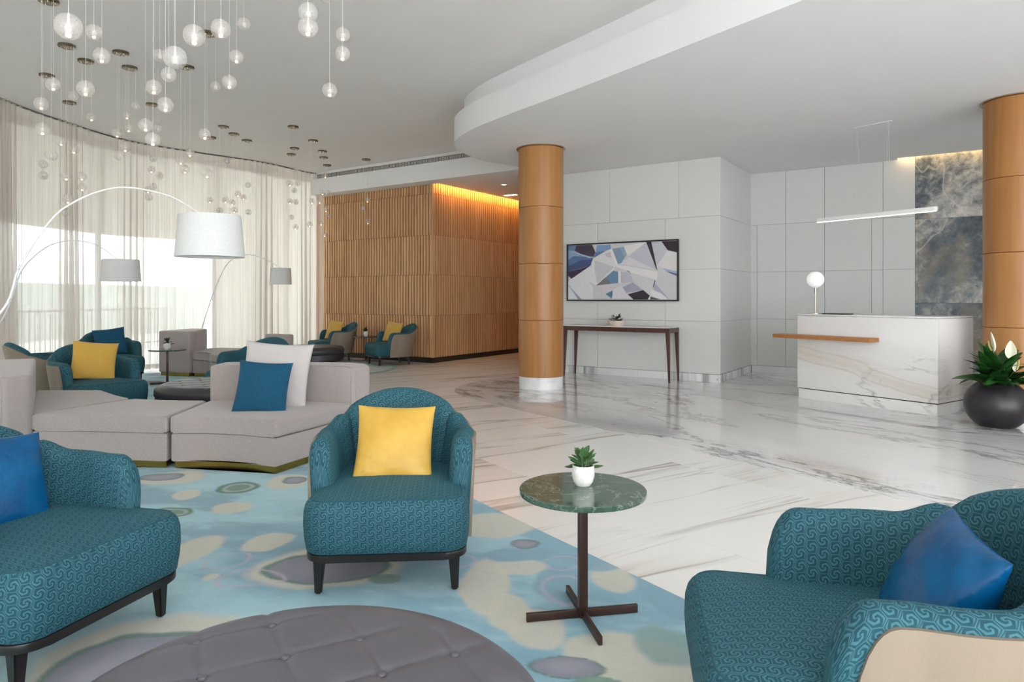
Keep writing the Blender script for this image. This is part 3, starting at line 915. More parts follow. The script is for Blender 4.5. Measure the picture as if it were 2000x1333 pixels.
link('backing_board', box(AW - 0.03, 0.02, AH - 0.03, c=(0, 0.0115, 0)), 'white_paint', art)

P_con = C1 + A * 1.55 + nA * 0.27
con = thing('console_table', 'slim dark walnut console table with tapered legs below the painting', 'table', (P_con.x, P_con.y, 0), ang_a)
CW, CD, CH = 1.84, 0.44, 0.845
link('top', box(CW - 0.03, CD - 0.03, 0.014, 0.003, c=(0, 0, CH - 0.007)), 'white_stone', con)
bm = bmesh.new()
for sy in (-1, 1): box_bm(CW, 0.03, 0.07, 0.004, 1, bm, (0, sy * (CD / 2 - 0.015), CH - 0.047))
for sx in (-1, 1): box_bm(0.03, CD - 0.06, 0.07, 0.004, 1, bm, (sx * (CW / 2 - 0.015), 0, CH - 0.047))
link('apron', from_bm(bm), 'walnut', con)
for sx in (-1, 1):
    for sy in (-1, 1):
        b = bmesh.new(); bmesh.ops.create_cube(b, size=1.0)
        for v in b.verts:
            lo = v.co.z < 0
            w = 0.026 if lo else 0.062
            v.co = Vector((sx * (CW / 2 - 0.03 + (0.025 if lo else -0.002)) + v.co.x * w, sy * (CD / 2 - 0.03 + (0.005 if lo else 0)) + v.co.y * (0.026 if lo else 0.055), 0.0 if lo else CH - 0.014))
        bmesh.ops.bevel(b, geom=[e for e in b.edges], offset=0.004, segments=1, affect='EDGES')
        link('leg', from_bm(b), 'walnut', con)

# ------------------------------------------------------------------ reception desk
D0 = Vector((4.66, 7.47))        # front right corner of the desk on the floor
ang_d = math.atan2(-D.y, -D.x)
DL, DD, DH = 1.695, 0.86, 1.09
dc = D0 + D * (DL / 2) + E2 * (DD / 2)
dk = thing('reception_desk', 'white veined marble reception desk with a floating oak shelf', 'desk', (dc.x, dc.y, 0), ang_d)
link('base', box(DL - 0.02, DD - 0.02, 0.125, 0.002, c=(0, 0, 0.0625)), 'marble_desk', dk)
link('shadow_gap_strip', box(DL - 0.03, DD - 0.03, 0.012, c=(0, 0, 0.131)), 'skirting_dark', dk)  # dark strip standing in for shadow in the gap above the base
link('front_panel', box(DL, 0.03, DH - 0.16, 0.0015, c=(0, -DD / 2 + 0.015, 0.137 + (DH - 0.16) / 2)), 'marble_desk', dk)
for sx in (-1, 1):
    link('side_panel', box(0.03, DD - 0.031, DH - 0.16, 0.0015, c=(sx * (DL / 2 - 0.015), 0.0155, 0.137 + (DH - 0.16) / 2)), 'marble_desk', dk)
link('top_slab', box(DL, DD, 0.018, 0.0015, c=(0, 0, DH - 0.009)), 'white_stone', dk)
sh_l = 1.27
link('shelf', box(sh_l, 0.24, 0.046, 0.003, c=(DL / 2 - 0.64 - sh_l / 2, -DD / 2 - 0.10, 0.805)), 'oak_shelf', dk)
# globe lamp on the desk
gp = D0 + E2 * 0.25 + D * 1.6
gl = thing('globe_lamp', 'white opal globe table lamp on a slim stem on the reception desk', 'lamp', (gp.x, gp.y, DH))
link('base', lathe([(0, 0), (0.085, 0), (0.085, 0.008), (0.01, 0.014), (0, 0.014)], 32), 'nickel', gl)
link('stem', tube([(0, 0, 0.01), (0, 0, 0.29)], 0.0055, 10), 'nickel', gl)
link('socket', lathe([(0, 0.27), (0.012, 0.27), (0.016, 0.345), (0, 0.345)], 20), 'nickel', gl)
link('globe', lathe([(0.107 * math.cos(a), 0.447 + 0.107 * math.sin(a)) for a in np.linspace(-PI / 2, PI / 2, 25)], 36), 'opal_globe', gl)
tr_o = D0 + E2 * 0.22 + D * 1.28
tag(link('document_tray', box(0.30, 0.20, 0.012, 0.003), 'frame_black', None, (tr_o.x, tr_o.y, DH + 0.0062), (0, 0, ang_d)), 'flat dark tray lying on the reception desk near the globe lamp', 'tray')
# linear pendant over the desk
q0 = D0 + E2 * 0.43 + D * 0.194; q1 = D0 + E2 * 0.43 + D * 1.70
qm = (q0 + q1) / 2; ql = (q1 - q0).length
lp = thing('linear_pendant', 'slim white linear pendant light hanging above the reception desk', 'pendant light', (qm.x, qm.y, 2.33), ang_d)
def bar(l, w, h, n=8):
    # stadium plan bar
    pp = []
    for k in range(n + 1): a = -PI / 2 + PI * k / n; pp.append((l / 2 - w / 2 + w / 2 * math.cos(a), w / 2 * math.sin(a)))
    for k in range(n + 1): a = PI / 2 + PI * k / n; pp.append((-l / 2 + w / 2 + w / 2 * math.cos(a), w / 2 * math.sin(a)))
    return prism(pp, -h / 2, h / 2, 0.01, 2, True)
link('housing', bar(ql, 0.07, 0.05), 'white_paint', lp)
b_ = bar(ql - 0.02, 0.052, 0.016); link('diffuser', b_, 'bar_light', lp, (0, 0, -0.022))
for sx in (-0.19, 0.19):
    for d_ in (-0.012, 0.012):
        link('cable', tube([(sx + d_, 0, 0.02), (sx + d_, 0, ZL - 2.33)], 0.0008, 6), 'cord_white', lp)
link('canopy', box(0.46, 0.04, 0.006, 0.002, c=(0, 0, ZL - 2.33 - 0.0035)), 'plaster_low', lp)

# ------------------------------------------------------------------ plants
def leaf_mesh(length, width, bend, fold=0.15, nL=9, thick=0.0, tip=1.0):
    vs, fs = [], []
    x = z = 0.0; ang = 0.0
    for i in range(nL + 1):
        s_ = i / nL
        w = width * (math.sin(PI * min(1, s_ ** 0.75 * 0.96 + 0.02)) ** 0.8) * 0.5
        for k in (-1, -0.5, 0, 0.5, 1):
            vs.append((x, k * w, z + abs(k) * w * fold))
        ang = bend * s_
        x += length / nL * math.cos(ang); z -= length / nL * math.sin(ang)
    for i in range(nL):
        for k in range(4): fs.append((i * 5 + k, i * 5 + k + 1, (i + 1) * 5 + k + 1, (i + 1) * 5 + k))
    if thick:
        n0 = len(vs)
        for i in range(n0): vs.append((vs[i][0], vs[i][1] * 0.98, vs[i][2] - thick * math.sin(PI * min(1, (i // 5) / nL * 0.9 + 0.05)) * (1 - abs((i % 5) - 2) / 2.2)))
        fs += [tuple(n0 + j for j in f[::-1]) for f in fs]
    return mesh(vs, fs, True, 80)
def orient(o, loc, yaw, pitch, roll=0.0):
    o.location = loc; o.rotation_mode = 'XYZ'
    o.rotation_euler = (roll, -pitch, yaw)

# big lily planter
pl_ = thing('potted_lily', 'peace lily with white blooms in a round black planter by the oak column', 'plant', (4.90, 6.9, 0))
pr_ = []
for a in np.linspace(-PI / 2 + 0.55, PI / 2 - 0.62, 22): pr_.append((0.285 * math.cos(a), 0.222 + 0.262 * math.sin(a)))
z0 = pr_[0][1]
pr_ = [(0, 0.0)] + [(r, z - z0) for r, z in pr_]
zt = pr_[-1][1]; rt = pr_[-1][0]
pr_ += [(rt - 0.012, zt + 0.003), (rt - 0.03, zt - 0.02), (rt - 0.03, zt - 0.05), (0, zt - 0.05)]
link('planter', lathe(pr_, 48), 'black_pot', pl_)
link('soil', lathe([(0, zt - 0.048), (rt - 0.035, zt - 0.048), (rt - 0.06, zt - 0.035), (0, zt - 0.03)], 32), 'soil', pl_)
rl = random.Random(11)
lm = [leaf_mesh(L_, w, b) for L_, w, b in ((0.36, 0.125, 0.9), (0.32, 0.11, 1.2), (0.39, 0.12, 0.7), (0.28, 0.12, 1.4))]
for m in lm: m.materials.append(MATS['leaf_lily'])
for k in range(84):
    yaw = rl.uniform(0, 2 * PI); r_ = rl.uniform(0.0, 0.09)
    q = rl.random()
    o = link('leaf', lm[k % 4], None, pl_)
    orient(o, (r_ * math.cos(yaw), r_ * math.sin(yaw), zt - 0.03 + 0.1 * q), yaw + rl.uniform(-.4, .4), 0.45 + 0.95 * q, rl.uniform(-.4, .4))
    sc_ = rl.uniform(0.75, 1.05); o.scale = (sc_, sc_, sc_)
def bloom(x, y, h, yaw, s_):
    st = link('bloom_stem', tube([(x * 0.3, y * 0.3, zt - 0.04), (x * 0.7, y * 0.7, zt + h * 0.5), (x, y, zt + h)], 0.005, 8), 'leaf_lily', pl_)
    m = leaf_mesh(0.19 * s_, 0.10 * s_, -0.25, 0.55)
    o = link('spathe', m, 'spathe', pl_); orient(o, (x, y, zt + h - 0.02), yaw, 1.35)
    o = link('spadix', tube([(0, 0, 0), (0.02, 0, 0.05), (0.025, 0, 0.10)], [0.008, 0.009, 0.005], 8), 'spadix', pl_, (x + 0.015 * math.cos(yaw), y + 0.015 * math.sin(yaw), zt + h), (0, 0, yaw))
bloom(-0.05, -0.02, 0.33, 2.4, 1.1); bloom(0.12, -0.03, 0.26, 1.0, 1.0); bloom(0.10, -0.12, 0.15, -1.4, 0.55)

def succulent(loc, label, big=1.0, pot='white', nleaf=26, leaf='leaf_jade', shape='cup', seed=1):
    t_ = thing('potted_succulent', label, 'plant', loc)
    if shape == 'cup':
        R, H = 0.047 * big, 0.082 * big
        prof = [(0, 0), (R * 0.62, 0), (R * 0.85, H * 0.18), (R, H * 0.5), (R * 0.95, H), (R * 0.86, H), (R * 0.85, H * 0.8), (0, H * 0.8)]
        link('pot', lathe(prof, 28), 'white_ceramic', t_)
    else:
        R, H = 0.14, 0.085
        prof = [(0, 0), (R * 0.85, 0), (R * 0.98, H * 0.4), (R, H), (R * 0.93, H), (R * 0.92, H * 0.8), (0, H * 0.8)]
        link('pot', lathe(prof, 32), 'stone_pot', t_)
    link('soil', lathe([(0, H * 0.79), (R * 0.86, H * 0.79), (R * 0.8, H * 0.86), (0, H * 0.9)], 20), 'soil', t_)
    rr = random.Random(seed)
    ms = [leaf_mesh(l * big, w * big, bd, 0.12, 6, 0.006 * big) for l, w, bd in ((0.048, 0.029, 0.3), (0.042, 0.030, 0.6), (0.054, 0.027, 0.1))]
    for m in ms: m.materials.append(MATS[leaf])
    for k in range(nleaf):
        yaw = rr.uniform(0, 2 * PI); q = rr.random()
        spread = R * 0.75 * (1 - 0.6 * q)
        rad_ = spread * rr.random()
        zb = H * 0.82 + 0.055 * big * q
        o = link('leaf', ms[k % 3], None, t_)
        orient(o, (rad_ * math.cos(yaw), rad_ * math.sin(yaw), zb), yaw + rr.uniform(-.5, .5), 0.1 + 1.1 * q, rr.uniform(-.5, .5))
    for k in range(3):
        a = k * 2.1
        link('stem', tube([(0.006 * math.cos(a), 0.006 * math.sin(a), H * 0.8), (0.02 * big * math.cos(a), 0.02 * big * math.sin(a), H * 0.8 + 0.06 * big)], 0.0045 * big, 6), leaf, t_)
    return t_

# ------------------------------------------------------------------ armchairs
def build_chair(name, label, loc, rz):
    T = thing(name, label, 'armchair', loc, rz, 'teal tub armchairs in the lobby')
    a, y0, b, ex = 0.312, 0.055, 0.335, 2.5
    half = []
    for k in range(61):
        q = PI / 2 * k / 60
        half.append((a * math.sin(q) ** (2 / ex), y0 + b * math.cos(q) ** (2 / ex)))
    for k in range(1, 13): half.append((a + 0.004 * k / 12, y0 - 0.20 * k / 12))
    HL = [0.0]
    for i in range(1, len(half)): HL.append(HL[-1] + math.dist(half[i], half[i - 1]))
    tot = HL[-1]
    def path(s):
        sg_ = 1 if s >= 0 else -1
        q = abs(s) * tot
        i = 0
        while i < len(HL) - 2 and HL[i + 1] < q: i += 1
        f = (q - HL[i]) / max(HL[i + 1] - HL[i], 1e-9)
        x = half[i][0] + f * (half[i + 1][0] - half[i][0]); y = half[i][1] + f * (half[i + 1][1] - half[i][1])
        i0, i1 = max(i - 2, 0), min(i + 3, len(half) - 1)
        dx, dy = half[i1][0] - half[i0][0], half[i1][1] - half[i0][1]
        if abs(s) < 0.06: dy = dy * abs(s) / 0.06
        l = math.hypot(dx, dy) or 1
        nx, ny = -dy / l, dx / l
        if nx * x + ny * (y + 0.05) < 0: nx, ny = -nx, -ny
        return sg_ * x, y, sg_ * nx, ny, q * sg_
    SE = 0.335
    def ztop(s):
        s = abs(s)
        if s <= SE: return 0.79 - 0.105 * (s / SE) ** 2.2
        z = 0.632 + 0.05 * (0.5 + 0.5 * math.cos(PI * min(1, (s - SE) / 0.17)))
        if s > 0.84:
            z = 0.34 + (z - 0.34) * max(0, 1 - ((s - 0.84) / 0.16) ** 2.5) ** 0.45
        return z
    def lean(s, z):
        k = 0.17 * max(0, 1 - (abs(s) / 0.75) ** 2) + 0.05
        return k * (z - 0.25)
    zl0 = 0.632 - 0.049
    ref0 = [(zl0 - 0.30) * k / 5 for k in range(5)] + [zl0 - 0.30 + 0.049 * PI * k / 6 for k in range(7)] + [zl0 - 0.30 + 0.049 * PI + (zl0 - 0.30) * (k + 1) / 5 for k in range(5)]
    def pad(s0, s1, n, nm, crease0, crease1):
        vs, fs, uv = [], [], []
        m = 17
        ref = ref0
        for i in range(n + 1):
            s = s0 + (s1 - s0) * i / n
            x, y, nx, ny, q = path(s)
            zt_ = ztop(s); zb = 0.30
            th = 0.098
            if abs(s) > 0.92: th *= math.sqrt(max(0.02, 1 - ((abs(s) - 0.92) / 0.08) ** 2))
            d0 = abs(s - s0) * tot; d1 = abs(s - s1) * tot
            cr = 0.0
            if crease0: cr = max(cr, math.exp(-(d0 / 0.018) ** 2))
            if crease1: cr = max(cr, math.exp(-(d1 / 0.018) ** 2))
            zt_ -= 0.014 * cr; thi = th * (1 - 0.30 * cr)
            r = min(th / 2, max(zt_ - zb, 0.02) * 0.45)
            sec = []
            zl = zt_ - r
            for k in range(5): sec.append((-thi / 2 - 0.006 * math.sin(PI * k / 5), zb + (zl - zb) * k / 5))
            for k in range(7):
                q_ = PI - PI * k / 6
                sec.append((math.cos(q_) * (thi / 2 if math.cos(q_) < 0 else th / 2), zl + r * math.sin(q_)))
            for k in range(5): sec.append((th / 2, zl - (zl - zb) * (k + 1) / 5))
            run = 0.0; rr_ = []
            for k, (o_, z) in enumerate(sec):
                oo = o_ + lean(s, z)
                vs.append((x + nx * oo, y + ny * oo, z))
                if k: run += math.dist(sec[k], sec[k - 1])
                rr_.append(run)
            if abs(s) <= 0.85 or ref is None: ref_i = rr_
            else: ref_i = ref
            if abs(s) <= 0.85: ref = rr_
            uv += [(q, v_) for v_ in ref_i]
        M_ = m
        for i in range(n):
            for k in range(M_ - 1):
                fs.append((i * M_ + k, i * M_ + k + 1, (i + 1) * M_ + k + 1, (i + 1) * M_ + k))
        fs.append(tuple(range(M_))[::-1]); fs.append(tuple(range(n * M_, (n + 1) * M_)))
        me = mesh(vs, fs, True, 75, uv)
        link(nm, me, 'teal_jacquard', T)
    pad(-SE, SE, 30, 'backrest', True, True)
    pad(SE + 0.002, 1.0, 34, 'armrest', True, False)
    pad(-1.0, -SE - 0.002, 34, 'armrest', False, True)
    # outer leather shell
    vs, fs = [], []
    n, rowsn = 96, 9
    for layer in (0, 1):
        for i in range(n + 1):
            s = -0.955 + 1.91 * i / n
            x, y, nx, ny, q = path(s)
            zt_ = ztop(s if abs(s) < 0.82 else math.copysign(0.82, s)) - 0.034
            if abs(s) > 0.80: zt_ = 0.165 + (zt_ - 0.165) * max(0, 1 - ((abs(s) - 0.80) / 0.156) ** 2.5) ** 0.45
            for k in range(rowsn):
                z = 0.165 + (zt_ - 0.165) * k / (rowsn - 1)
                o_ = 0.049 + lean(s, z) + (0.013 if layer else -0.004)
                if layer and k == rowsn - 1: o_ -= 0.004
                vs.append((x + nx * o_, y + ny * o_, z))
    N1 = (n + 1) * rowsn
    for i in range(n):
        for k in range(rowsn - 1):
            q = (i * rowsn + k, (i + 1) * rowsn + k, (i + 1) * rowsn + k + 1, i * rowsn + k + 1)
            fs.append(tuple(N1 + j for j in q)); fs.append(q[::-1])
        e0, e1 = i * rowsn + rowsn - 1, (i + 1) * rowsn + rowsn - 1
        fs.append((e0, e1, N1 + e1, N1 + e0))
        e0, e1 = i * rowsn, (i + 1) * rowsn
        fs.append((e1, e0, N1 + e0, N1 + e1))
    for e in (0, n):
        for k in range(rowsn - 1):
            q = (e * rowsn + k, e * rowsn + k + 1, N1 + e * rowsn + k + 1, N1 + e * rowsn + k)
            fs.append(q if e == 0 else q[::-1])
    link('outer_shell', mesh(vs, fs, True, 60), 'tan_leather', T)
    # seat
    def outline(w, yf, yb, rf_, rb_, n=9):
        pts = []
        for cx, cy, r, a0 in ((w - rf_, yf + rf_, rf_, -PI / 2), (w - 0.03 - rb_, yb - rb_, rb_, 0), (-w + 0.03 + rb_, yb - rb_, rb_, PI / 2), (-w + rf_, yf + rf_, rf_, PI)):
            for k in range(n): a_ = a0 + PI / 2 * k / (n - 1); pts.append((cx + r * math.cos(a_), cy + r * math.sin(a_)))
        out = []
        for i in range(len(pts)):
            p0, p1 = Vector(pts[i]), Vector(pts[(i + 1) % len(pts)])
            k_ = max(1, int((p1 - p0).length / 0.05))
            for j in range(k_): out.append(p0.lerp(p1, j / k_))
        i_ = max(range(len(out)), key=lambda k: out[k].y - abs(out[k].x) * 0.1)
        return out[i_:] + out[:i_]
    ol = outline(0.352, -0.385, 0.36, 0.10, 0.2)
    npt = len(ol)
    per = [0.0]
    for i in range(1, npt): per.append(per[-1] + (ol[i] - ol[i - 1]).length)
    nrm = []
    for i in range(npt):
        d_ = (ol[(i + 1) % npt] - ol[i - 1]).normalized(); nrm.append(Vector((d_.y, -d_.x)))
    rings = [(-0.016, 0.19), (-0.003, 0.20), (0.006, 0.25), (0.010, 0.31), (0.008, 0.365), (0.000, 0.395), (-0.010, 0.409), (-0.024, 0.417)]
    tops = [(0.0, 0.417), (0.12, 0.424), (0.35, 0.434), (0.6, 0.440), (0.85, 0.443)]
    vs, fs, uv = [], [], []
    for o_, z in rings:
        for i in range(npt):
            p_ = ol[i] + nrm[i] * o_; vs.append((p_.x, p_.y, z)); uv.append((per[i], z))
    cen = Vector((0, -0.01))
    nr = len(rings)
    for f, z in tops:
        for i in range(npt):
            p_ = (ol[i] + nrm[i] * -0.024).lerp(cen, f); vs.append((p_.x, p_.y, z)); uv.append((p_.x, p_.y))
    vs.append((cen.x, cen.y, 0.444)); uv.append((cen.x, cen.y))
    for r_ in range(nr - 1):
        for i in range(npt):
            j = (i + 1) % npt
            if j == 0: continue
            fs.append((r_ * npt + i, r_ * npt + j, (r_ + 1) * npt + j, (r_ + 1) * npt + i))
        fs.append((r_ * npt + npt - 1, r_ * npt, (r_ + 1) * npt, (r_ + 1) * npt + npt - 1))
    for r_ in range(nr, nr + len(tops) - 1):
        for i in range(npt):
            j = (i + 1) % npt
            fs.append((r_ * npt + i, r_ * npt + j, (r_ + 1) * npt + j, (r_ + 1) * npt + i))
    last = (nr + len(tops) - 1) * npt
    for i in range(npt): fs.append((last + i, last + (i + 1) % npt, len(vs) - 1))
    fs.append(tuple(range(npt))[::-1])
    st_ = link('seat', mesh(vs, fs, True, 60, uv), 'teal_jacquard', T)
    pipe = [(*(ol[i] + nrm[i] * -0.0225), 0.4165) for i in range(npt)]
    link('seat_piping', tube(pipe + [pipe[0]], 0.0035, 6, False), 'teal_jacquard', st_)
    ol2 = outline(0.348, -0.378, 0.405, 0.10, 0.24)
    link('base_rail', prism([tuple(p_) for p_ in ol2], 0.160, 0.192, 0.006, 2, True), 'black_wood', T)
    for sx in (-1, 1):
        for yy, xx in ((-0.29, 0.292), (0.295, 0.235)):
            bq = bmesh.new(); bmesh.ops.create_cube(bq, size=1.0)
            for v in bq.verts:
                lo = v.co.z < 0
                w = 0.03 if lo else 0.05
                v.co = Vector((sx * (xx + (0.004 if lo else 0)) + v.co.x * w, yy + (-0.004 if yy < 0 else 0.03) * lo + v.co.y * w, 0.001 if lo else 0.162))
            bmesh.ops.bevel(bq, geom=list(bq.edges), offset=0.006, segments=2, affect='EDGES')
            link('leg', from_bm(bq), 'black_wood', T)
    return T

def heading(fx, fy): return math.atan2(fx, -fy)
RUGZ = 0.012
ch0 = build_chair('armchair', 'teal patterned tub armchair holding the satin yellow cushion beside the green marble table', (-0.571, 3.29, RUGZ), heading(0.08, -1))
ch_specs = [
 ('teal patterned tub armchair cut off by the left edge in the foreground', (-1.787, 2.562, RUGZ), heading(0.956, -0.29)),
 ('teal and tan tub armchair in the right foreground holding a shiny blue cushion', (0.88, 1.80, RUGZ), heading(-0.985, 0.17)),
 ('teal tub armchair with mustard cushion just behind the grey sofa on the left', (-4.33, 7.15, RUGZ), heading(0.8, -0.6)),
 ('tub armchair showing its tan leather back behind the mustard cushion chair', (-5.28, 8.0, RUGZ), heading(0.65, 0.76)),
 ('teal tub armchair with dark blue cushion in front of the sheer curtain', (-5.95, 10.15, RUGZ), heading(0.72, -0.7)),
 ('teal tub armchair half hidden behind the big pale grey sofa cushion', (-3.25, 8.4, 0.0), heading(-0.3, -0.95)),
 ('teal tub armchair with yellow cushion in the far corner by the curtain end', (-3.74, 14.05, 0.0), heading(-0.85, -0.5)),
 ('teal tub armchair with tan shell nearest the corner of the oak slat wall', (-2.40, 13.30, 0.0), heading(-0.85, -0.5)),
]
for lb, lc_, rz in ch_specs: copy_thing(ch0, lb, lc_, rz)

# ------------------------------------------------------------------ cushions
def pillow_mesh(w, h, t, n=22, seed=0, wr=0.006, exp=0.5):
    r_ = random.Random(seed)
    fr = [(r_.uniform(3, 8), r_.uniform(3, 8), r_.uniform(0, 6.28)) for _ in range(5)]
    vs, fs = [], []
    def pt(u, v, side):
        x = w / 2 * u * (1 - 0.07 * (1 - v * v) * abs(u) ** 3); z = h / 2 * v * (1 - 0.07 * (1 - u * u) * abs(v) ** 3)
        e = max(0, (1 - u * u) * (1 - v * v))
        th = t / 2 * e ** exp
        edge_ = max(abs(u), abs(v))
        wv = sum(math.sin(a * u * 2 + b * v * 2 + c_) for a, b, c_ in fr) / 5 * wr * (0.4 + edge_) * min(1, e * 8)
        # radial gathers along the seams
        g = 0.35 * wr * math.sin(26 * (u if abs(v) > abs(u) else v) + 2 * side) * max(0, edge_ - 0.72) / 0.28 * min(1, e * 20)
        return (x, side * (th + wv + g), z)
    idx = {}
    for side in (-1, 1):
        for i in range(n + 1):
            for j in range(n + 1):
                u, v = math.sin(PI / 2 * (2 * i / n - 1)), math.sin(PI / 2 * (2 * j / n - 1))
                if i in (0, n) or j in (0, n):
                    if (i, j) in idx: continue
                    idx[(i, j)] = len(vs); vs.append(pt(u, v, 0 if False else side)[:1] + (0.0,) + pt(u, v, side)[2:])
                else:
                    idx[(i, j, side)] = len(vs); vs.append(pt(u, v, side))
    def g(i, j, s_): return idx[(i, j)] if (i in (0, n) or j in (0, n)) else idx[(i, j, s_)]
    for side in (-1, 1):
        for i in range(n):
            for j in range(n):
                f = (g(i, j, side), g(i + 1, j, side), g(i + 1, j + 1, side), g(i, j + 1, side))
                fs.append(f if side < 0 else f[::-1])
    return mesh(vs, fs, True, 70)
def cushion(label, mat, w, t, loc, rz, tilt, roll=0.0, seed=0, group=None, wr=0.006, exp=0.5):
    o = link('cushion', pillow_mesh(w, w, t, seed=seed, wr=wr, exp=exp), mat, None, loc)
    o.rotation_mode = 'YXZ'
    o.rotation_euler = (-tilt, roll, rz)
    return tag(o, label, 'cushion', group)
def on_chair(o_loc, fx, fy, fwd, side, z, z0=RUGZ):
    f = Vector((fx, fy)).normalized(); r_ = Vector((-f.y, f.x))
    p_ = Vector((o_loc[0], o_loc[1])) + f * fwd + r_ * side
    return (p_.x, p_.y, z + z0)
cushion('satin yellow square cushion on the middle teal armchair', 'satin_yellow', 0.385, 0.13, on_chair((-0.571, 3.29), 0.08, -1, -0.06, 0.0, 0.572), heading(0.08, -1), 0.45, 0.03, 1, wr=0.004)
cushion('deep blue satin cushion on the foreground armchair cut off at left', 'satin_blue', 0.40, 0.15, on_chair((-1.787, 2.562), 0.956, -0.29, -0.22, 0.0, 0.562), heading(0.956, -0.29) - 0.1, 0.40, 0.10, 2)
cushion('shiny blue satin cushion leaning in the right foreground armchair', 'satin_blue', 0.365, 0.17, on_chair((0.88, 1.80), -0.985, 0.17, -0.20, 0.05, 0.550), heading(-0.96, 0.22), 0.52, 0.06, 3, wr=0.008)
cushion('mustard cushion on the armchair just behind the grey sofa', 'pillow_mustard', 0.42, 0.14, on_chair((-4.33, 7.15), 0.8, -0.6, -0.06, -0.02, 0.625), heading(0.55, -0.8), 0.36, 0.12, 4)
cushion('dark blue cushion on the armchair in front of the sheer curtain', 'pillow_chenille', 0.42, 0.14, on_chair((-5.95, 10.15), 0.72, -0.7, -0.08, 0.0, 0.63), heading(0.5, -0.8), 0.34, -0.12, 5)
cushion('yellow cushion on the far corner armchair by the curtain end', 'pillow_mustard', 0.42, 0.14, on_chair((-3.74, 14.05), -0.85, -0.5, -0.08, 0.0, 0.63, 0), heading(-0.55, -0.8), 0.34, 0.1, 6)
cushion('pale mustard cushion on the armchair nearest the oak wall corner', 'pillow_mustard', 0.42, 0.14, on_chair((-2.40, 13.30), -0.85, -0.5, -0.08, 0.0, 0.63, 0), heading(-0.55, -0.8), 0.34, 0.1, 7)

# ------------------------------------------------------------------ serpentine sofas
def sofa(label, seats, backs, zs_seat=0.395, zback=0.70, zb_list=None):
    cx = sum(p_[0] for s_ in seats for p_ in s_) / sum(len(s_) for s_ in seats); cy = sum(p_[1] for s_ in seats for p_ in s_) / sum(len(s_) for s_ in seats)
    T = thing('serpentine_sofa', label, 'sofa', (cx, cy, RUGZ))
    loc_ = lambda pp: [(x - cx, y - cy) for x, y in pp]
    def shrink(pp, d):
        n = len(pp); out = []
        for i in range(n):
            a, p_, c_ = Vector(pp[i - 1]), Vector(pp[i]), Vector(pp[(i + 1) % n])
            d1 = (p_ - a).normalized(); d2 = (c_ - p_).normalized()
            n1 = Vector((-d1.y, d1.x)); n2_ = Vector((-d2.y, d2.x))
            bis = (n1 + n2_)
            bis = bis / max(bis.length_squared, 0.3) * 2
            out.append(tuple(p_ + bis * d))
        return out
    for s_ in seats:
        s2 = loc_(s_)
        link('plinth', prism(shrink(s2, 0.035), 0.0, 0.062, smooth=False), 'brass', T)
        link('seat_base', prism(shrink(s2, 0.010), 0.055, 0.262, 0.012, 2, True), 'sofa_linen', T)
        link('seat_cushion', prism(shrink(s2, 0.002), 0.268, zs_seat, 0.03, 4, True), 'sofa_linen', T)
        link('seam_shadow_strip', prism(shrink(s2, 0.03), 0.25, 0.28, smooth=False), 'seam_shadow', T)  # dark strip painting the shadow in the groove under the cushion
    for i, b_ in enumerate(backs):
        b2 = loc_(b_)
        zb = (zb_list or [zback] * 9)[i]
        link('plinth', prism(shrink(b2, 0.035), 0.0, 0.062, smooth=False), 'brass', T)
        link('backrest', prism(shrink(b2, 0.003), 0.055, zb, 0.04, 4, True), 'sofa_linen', T)
    return T
def smooth_part(pts, per=6):
    return [tuple(v) for v in catmull([Vector(p_) for p_ in pts], per)]
fr_r = smooth_part([(-2.578, 5.13), (-2.3, 5.13), (-2.0, 5.07), (-1.71, 4.95)])
in_r = smooth_part([(-1.36, 5.76), (-1.8, 5.89), (-2.2, 5.94), (-2.635, 5.93)])
seat_r = fr_r + in_r
back_r = [(-1.355, 5.765), (-1.235, 5.95), (-1.30, 6.12)] + smooth_part([(-1.36, 6.16), (-1.9, 6.25), (-2.64, 6.25)]) + [p_ for p_ in in_r[::-1]]
seat_m = smooth_part([(-3.70, 5.23), (-3.3, 5.22), (-2.9, 5.17), (-2.588, 5.13)]) + smooth_part([(-2.645, 5.93), (-3.0, 5.95), (-3.37, 6.04)])
seat_l = [(-3.715, 5.245)] + smooth_part([(-3.385, 6.05), (-3.65, 6.27), (-4.0, 6.62)]) + [(-4.62, 6.62)]
back_l = [(-3.675, 5.20), (-3.69, 5.27), (-4.64, 6.66), (-4.92, 6.5), (-3.80, 5.02), (-3.74, 5.02)]
def ccw(pp):
    a = sum(pp[i - 1][0] * pp[i][1] - pp[i][0] * pp[i - 1][1] for i in range(len(pp)))
    return pp if a > 0 else pp[::-1]
sofa('long curving pale grey modular sofa with brass plinth on the blue rug', [ccw(seat_r), ccw(seat_m), ccw(seat_l)], [ccw(back_r), ccw(back_l)])
far_s = [(-5.28, 11.22), (-4.95, 11.12), (-4.70, 10.72), (-4.3, 10.55), (-3.7, 10.75), (-3.35, 11.2), (-3.55, 11.55), (-4.2, 11.75), (-4.7, 12.05), (-5.3, 12.1)]
far_s = [tuple(v) for v in catmull([Vector(p_) for p_ in far_s], 4, True)]
far_b1 = [(-5.86, 11.3), (-5.26, 11.12), (-5.20, 11.26), (-5.42, 12.15), (-5.75, 12.2)]
far_b2 = [(-4.30, 11.86), (-3.80, 11.62), (-3.74, 11.74), (-4.24, 12.02)]
sofa('farther curving pale grey modular sofa in front of the curtain', [ccw(far_s)], [ccw(far_b1), ccw(far_b2)], 0.40, 0.74, [0.74, 0.66])
cushion('large pale grey linen cushion on the curving sofa', 'pillow_grey', 0.56, 0.16, (-1.97, 5.70, 0.64 + RUGZ), 0.06, 0.26, 0.07, 8, exp=0.42)
